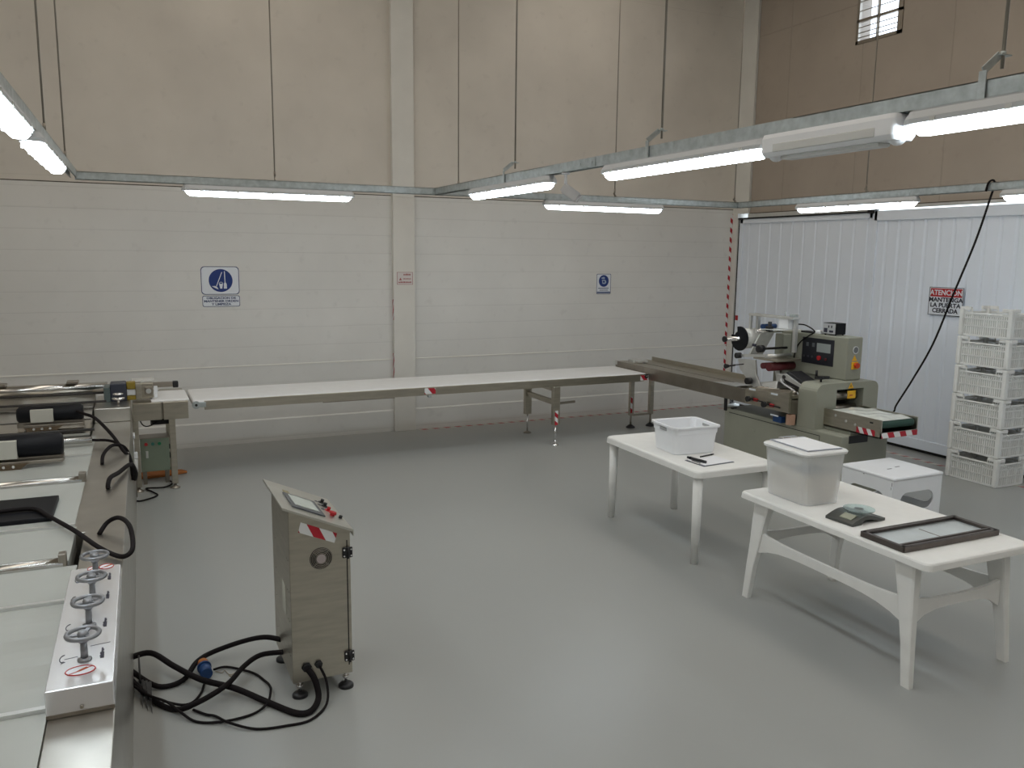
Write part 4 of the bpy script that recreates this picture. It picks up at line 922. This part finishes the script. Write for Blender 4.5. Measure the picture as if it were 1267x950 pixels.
# ================================================================== STOOL
t = thing('step_stool', 'scuffed white plastic stool with arched cut-outs, behind the front table', 'stool', (6.555, 5.365, 0))
sx0, sx1, sy0, sy1, sz = 6.235, 6.875, 5.07, 5.665, .5
MB().rbox(sx0-.008, sx1+.008, sy0-.008, sy1+.008, sz-.03, sz, .012).build('seat', white_p, t)
def arch_side(L, H):
    """outline of a leg panel with a pill cut-out: list of polygons"""
    h0, h1 = H*.36, H*.74; c0, c1 = L*.14, L*.86; r_ = (h1-h0)/2; out = []
    out += [[(0, 0), (c0, 0), (c0, H), (0, H)], [(c1, 0), (L, 0), (L, H), (c1, H)], [(c0, h1), (c1, h1), (c1, H), (c0, H)], [(c0, H*.12), (c1, H*.12), (c1, h0), (c0, h0)]]
    for cx_, s_ in ((c0, 1), (c1, -1)):
        for sg_ in (1, -1):
            arc = [(cx_+s_*(r_-r_*math.cos(R(a))), (h0+h1)/2+sg_*r_*math.sin(R(a))) for a in range(0, 91, 15)]
            out.append([(cx_, (h0+h1)/2+sg_*r_)]+arc[:-1]+[arc[-1]])
    return out
ZL = sz-.03
for nm, ax, a0, a1, off in (('x', 'x', sx0, sx0+.012, sy0), ('x', 'x', sx1-.012, sx1, sy0), ('y', 'y', sy0+.0005, sy0+.0125, sx0+.0122), ('y', 'y', sy1-.0125, sy1-.0005, sx0+.0122)):
    Ls = (sy1-sy0) if ax == 'x' else (sx1-sx0-.0244); o = MB()
    for pg in arch_side(Ls, ZL): o.prism([(u+off, v) for u, v in pg], ax, a0, a1)
    o.build('side_panel', white_p, t)
MB().box(6.46, 6.52, 5.33, 5.345, sz, sz+.0008).box(6.60, 6.66, 5.36, 5.375, sz, sz+.0008).build('finger_slot', mat('slot_grey', (.12, .12, .12), .6), t)
o = MB()
for (a_, b_, z0, z1) in ((5.085, 5.089, .42, .455), (5.093, 5.096, .385, .41), (5.40, 5.412, .462, .468)): MB().box(sx0-.001, sx0-.0002, a_, b_, z0, z1).build('scuff_mark', ink, t)

# ================================================================== TABLES
def tabletop(t, x0, x1, y0_, y1_, zt_, lip=.05):
    o = MB(); a = rrect(x0, x1, y0_, y1_, .05)
    cx_, cy_ = (x0+x1)/2, (y0_+y1_)/2
    sc = lambda k: [(cx_+(x-cx_)*(1-k/(x1-x0)*2), cy_+(y_-cy_)*(1-k/(y1_-y0_)*2)) for x, y_ in a]
    ring_loft(o, [[(x, y_, zt_-.02) for x, y_ in sc(.02)], [(x, y_, zt_-lip) for x, y_ in sc(.008)], [(x, y_, zt_-lip) for x, y_ in sc(-.004)], [(x, y_, zt_-.012) for x, y_ in sc(0)], [(x, y_, zt_-.003) for x, y_ in sc(.006)], [(x, y_, zt_) for x, y_ in sc(.014)]])
    o.build('tabletop', white_t, t, local=True)
ZT = .78
t1 = thing('plastic_table', 'rear white plastic table with straight round legs, holding the open bin', 'table', (4.475, 5.80, 0), R(-1.5))
tabletop(t1, -.41, .41, -.715, .715, ZT, .056)
for sx in (-1, 1):
    for sy in (-1, 1):
        MB().cyl((sx*.355, sy*.655, 0), (sx*.35, sy*.65, ZT-.022), .031, .042, n=20).build('leg', white_t, t1, local=True)
o = MB()
for s_ in (-1, 1): o.box(s_*.35-.01, s_*.35+.01, -.6, .6, ZT-.07, ZT-.022).box(-.31, .31, s_*.65-.01, s_*.65+.01, ZT-.07, ZT-.022)
o.build('apron', white_t, t1, local=True)
t2 = thing('plastic_table', 'front white plastic table with splayed curved legs, holding the lidded tub', 'table', (4.445, 3.755, 0), R(-1.2))
tabletop(t2, -.45, .45, -.80, .80, ZT, .045)
for sx in (-1, 1):
    for sy in (-1, 1):
        o = MB(); prof = [(0, .415, .70, .030, .030), (.25, .405, .675, .034, .036), (.42, .395, .65, .036, .048), (.58, .387, .63, .042, .060), (ZT-.02, .375, .60, .050, .078)]
        rings = []
        for z, x, y_, hx, hy in prof:
            rings.append([(sx*(x+u*hx*.7), sy*(y_+v*hy), z) for u, v in ((-1, -.8), (-.8, -1), (.8, -1), (1, -.8), (1, .8), (.8, 1), (-.8, 1), (-1, .8))])
        ring_loft(o, rings); o.build('leg', white_t, t2, local=True)
for sx in (-1, 1):
    k = 12; topl = []; botl = []
    for i in range(k+1):
        f = i/k; y_ = -.64+1.28*f; e = abs(2*f-1)**4
        topl.append((y_, .49+.03*e)); botl.append((y_, .43-.08*e))
    o = MB()
    for i in range(k): o.prism([topl[i], topl[i+1], botl[i+1], botl[i]], 'x', sx*.392-.012, sx*.392+.012)
    o.build('stretcher', white_t, t2, local=True)
for sy in (-1, 1):
    o = MB(); k = 8
    for i in range(k):
        g = lambda f: (-.37+.74*f, .49+.03*abs(2*f-1)**4, .43-.08*abs(2*f-1)**4)
        a, b_ = g(i/k), g((i+1)/k); o.prism([(a[0], a[1]), (b_[0], b_[1]), (b_[0], b_[2]), (a[0], a[2])], 'y', sy*.655-.012, sy*.655+.012)
    o.build('end_stretcher', white_t, t2, local=True)

# bin on the rear table
def loft_quads(mb, specs, c, rz, r=.04, cap0=True, cap1=False):
    rings = []
    for hx, hy, z in specs:
        pts = rrect(-hx, hx, -hy, hy, min(r, hx*.4)); ca, sa = math.cos(rz), math.sin(rz)
        rings.append([(c[0]+x*ca-y_*sa, c[1]+x*sa+y_*ca, z) for x, y_ in pts])
    return ring_loft(mb, rings, cap0, cap1)
t = thing('storage_bin', 'open white plastic bin with handle slots on the rear table', 'bin', (4.43, 5.775, ZT), R(-5))
o = MB(); hB = .245
loft_quads(o, [(.192, .168, 0), (.198, .176, .008), (.212, .192, hB*.72), (.217, .197, hB*.72+.003), (.221, .202, hB), (.233, .214, hB), (.233, .214, hB-.016), (.228, .209, hB-.016)], (0, 0), 0, .045)
loft_quads(o, [(.221, .202, hB), (.214, .195, hB-.005), (.190, .166, .008)], (0, 0), 0, .045, False, True)
bmesh.ops.remove_doubles(o.bm, verts=o.bm.verts[:], dist=.0003)
o.build('bin_body', white_p, t, local=True)
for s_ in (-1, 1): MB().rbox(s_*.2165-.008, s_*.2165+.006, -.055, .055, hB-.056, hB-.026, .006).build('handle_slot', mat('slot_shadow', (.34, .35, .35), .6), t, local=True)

t = thing('clipboard', 'dark edged clipboard with white sheets beside the open bin', 'clipboard', (4.36, 5.34, ZT), R(4))
MB().rbox(-.165, .165, -.115, .115, .001, .005, .001).build('board', mat('clipboard_dark', (.10, .11, .14), .5), t, local=True)
MB().box(-.145, .158, -.104, .104, .0052, .008).build('paper', paper, t, local=True)
MB().rbox(-.163, -.135, -.05, .05, .005, .016, .003).build('clip', chrome, t, local=True)
def pen(lb, c, a, L=.15, r_=.0085):
    p = thing('marker_pen', lb, 'pen', (c[0], c[1], c[2]), R(a), 'pens on the rear table')
    MB().cyl((-L/2, 0, r_), (L/2*.55, 0, r_), r_, n=12).build('barrel', black, p, local=True)
    MB().cyl((L/2*.55, 0, r_), (L/2, 0, r_), r_*1.1, r_*.8, n=12).build('cap', blackm, p, local=True)
pen('thick black marker lying across the clipboard', (4.25, 5.37, ZT+.008), 92+8, .20, .012)
pen('thin black pen lying between bin and clipboard', (4.46, 5.50, ZT), 12, .17, .006)

# tub on the front table
t = thing('storage_tub', 'tall translucent tub with a pale lid on the front table', 'tub', (4.305, 4.25, ZT), R(-1.5))
HT = .365
o = MB(); loft_quads(o, [(.158, .205, .004), (.186, .218, HT-.02), (.194, .226, HT-.018), (.194, .226, HT)], (0, 0), 0, .06)
loft_quads(o, [(.194, .226, HT), (.188, .220, HT), (.182, .214, HT-.02), (.153, .200, .010)], (0, 0), 0, .06, False, True)
bmesh.ops.remove_doubles(o.bm, verts=o.bm.verts[:], dist=.0003)
o.build('tub_body', frost, t, local=True)
o = MB(); loft_quads(o, [(.198, .230, HT-.012), (.201, .233, HT+.002), (.195, .226, HT+.010), (.168, .195, HT+.008)], (0, 0), 0, .06, True, True)
o.build('lid', mat('lid_plastic', (.80, .81, .80), .4, trans=.1), t, local=True)
o = MB(); loft_quads(o, [(.14, .18, .012), (.155, .192, .12), (.150, .185, .19), (.10, .14, .21)], (0, 0), 0, .06, True, True)
o.build('contents', cream, t, local=True)
tag(MB().rbox(4.20, 4.34, 4.10, 4.22, ZT+.212, ZT+.25, .01).build('small_dark_packet', mat('grey_blue', (.16, .20, .24), .6)), 'small dark packet visible inside the translucent tub', 'packet')
t = thing('clipboard', 'clear clipboard with a white form lying on the tub lid', 'clipboard', (4.335, 4.28, ZT+HT+.0105), R(-4))
MB().rbox(-.15, .15, -.20, .20, .0, .004, .001).build('board', mat('grey_board', (.30, .32, .38), .4), t, local=True)
MB().box(-.14, .14, -.19, .165, .0042, .007).build('paper', paper, t, local=True)
MB().rbox(-.07, .07, .15, .20, .004, .018, .004).build('clip', chrome, t, local=True)

# scale
t = thing('kitchen_scale', 'small dark curved scale with a glass plate on the front table', 'scale', (4.255, 3.73, ZT), R(3))
o = MB(); prof = []; k = 10
k = 14; upc = [(-.155+.31*i/k, .018+.036*math.sin(math.pi*min(1, i/k*1.12))**1.1 if i/k < .9 else .018) for i in range(k+1)]
lowc = [(x, .001 if i < 5 or i > k-2 else max(.001, z-.026)) for i, (x, z) in enumerate(upc)]
for i in range(k): o.prism([lowc[i], lowc[i+1], upc[i+1], upc[i]], 'y', -.105, .105)
bmesh.ops.remove_doubles(o.bm, verts=o.bm.verts[:], dist=.0002)
o.build('scale_body', mat('scale_dark', (.07, .075, .07), .3, .3), t, local=True)
MB().hull8([(-.125, -.07, .026), (-.075, -.07, .047), (-.075, .02, .047), (-.125, .02, .026)], [(-.125, -.07, .033), (-.075, -.07, .054), (-.075, .02, .054), (-.125, .02, .033)]).build('display', mat('scale_lcd', (.22, .24, .18), .2), t, local=True)
MB().cyl((.03, .0, .064), (.03, .0, .069), .098, n=32).build('glass_plate', glassm, t, local=True)
MB().cyl((.03, 0, .045), (.03, 0, .064), .03).build('plate_post', steel_d, t, local=True)

# metal tray
t = thing('metal_frame_tray', 'dark metal framed tray with a pale sheet at the right end of the front table', 'tray', (4.42, 3.305, ZT), R(-1.0))
o = MB(); X_, Y_ = .405, .155
for s_ in (-1, 1):
    o.box(-X_, X_, s_*Y_-.006, s_*Y_+.006, .002, .034).box(s_*X_-.006, s_*X_+.006, -Y_, Y_, .002, .034)
    o.box(-X_, X_, s_*(Y_-.012)-.012, s_*(Y_-.012)+.012, .030, .034).box(s_*(X_-.012)-.012, s_*(X_-.012)+.012, -Y_, Y_, .030, .034)
o.box(-X_, X_, -Y_+.045, -Y_+.062, .006, .031); o.build('frame', mat('frame_bronze', (.15, .13, .12), .4, .8, noise=.2), t, local=True)
MB().box(-X_+.006, X_-.006, -Y_+.062, Y_-.006, .004, .009).build('sheet', tray_w, t, local=True)
MB().box(.02, .028, -.05, .10, .0092, .0105).build('sheet_crack', steel_d, t, local=True)
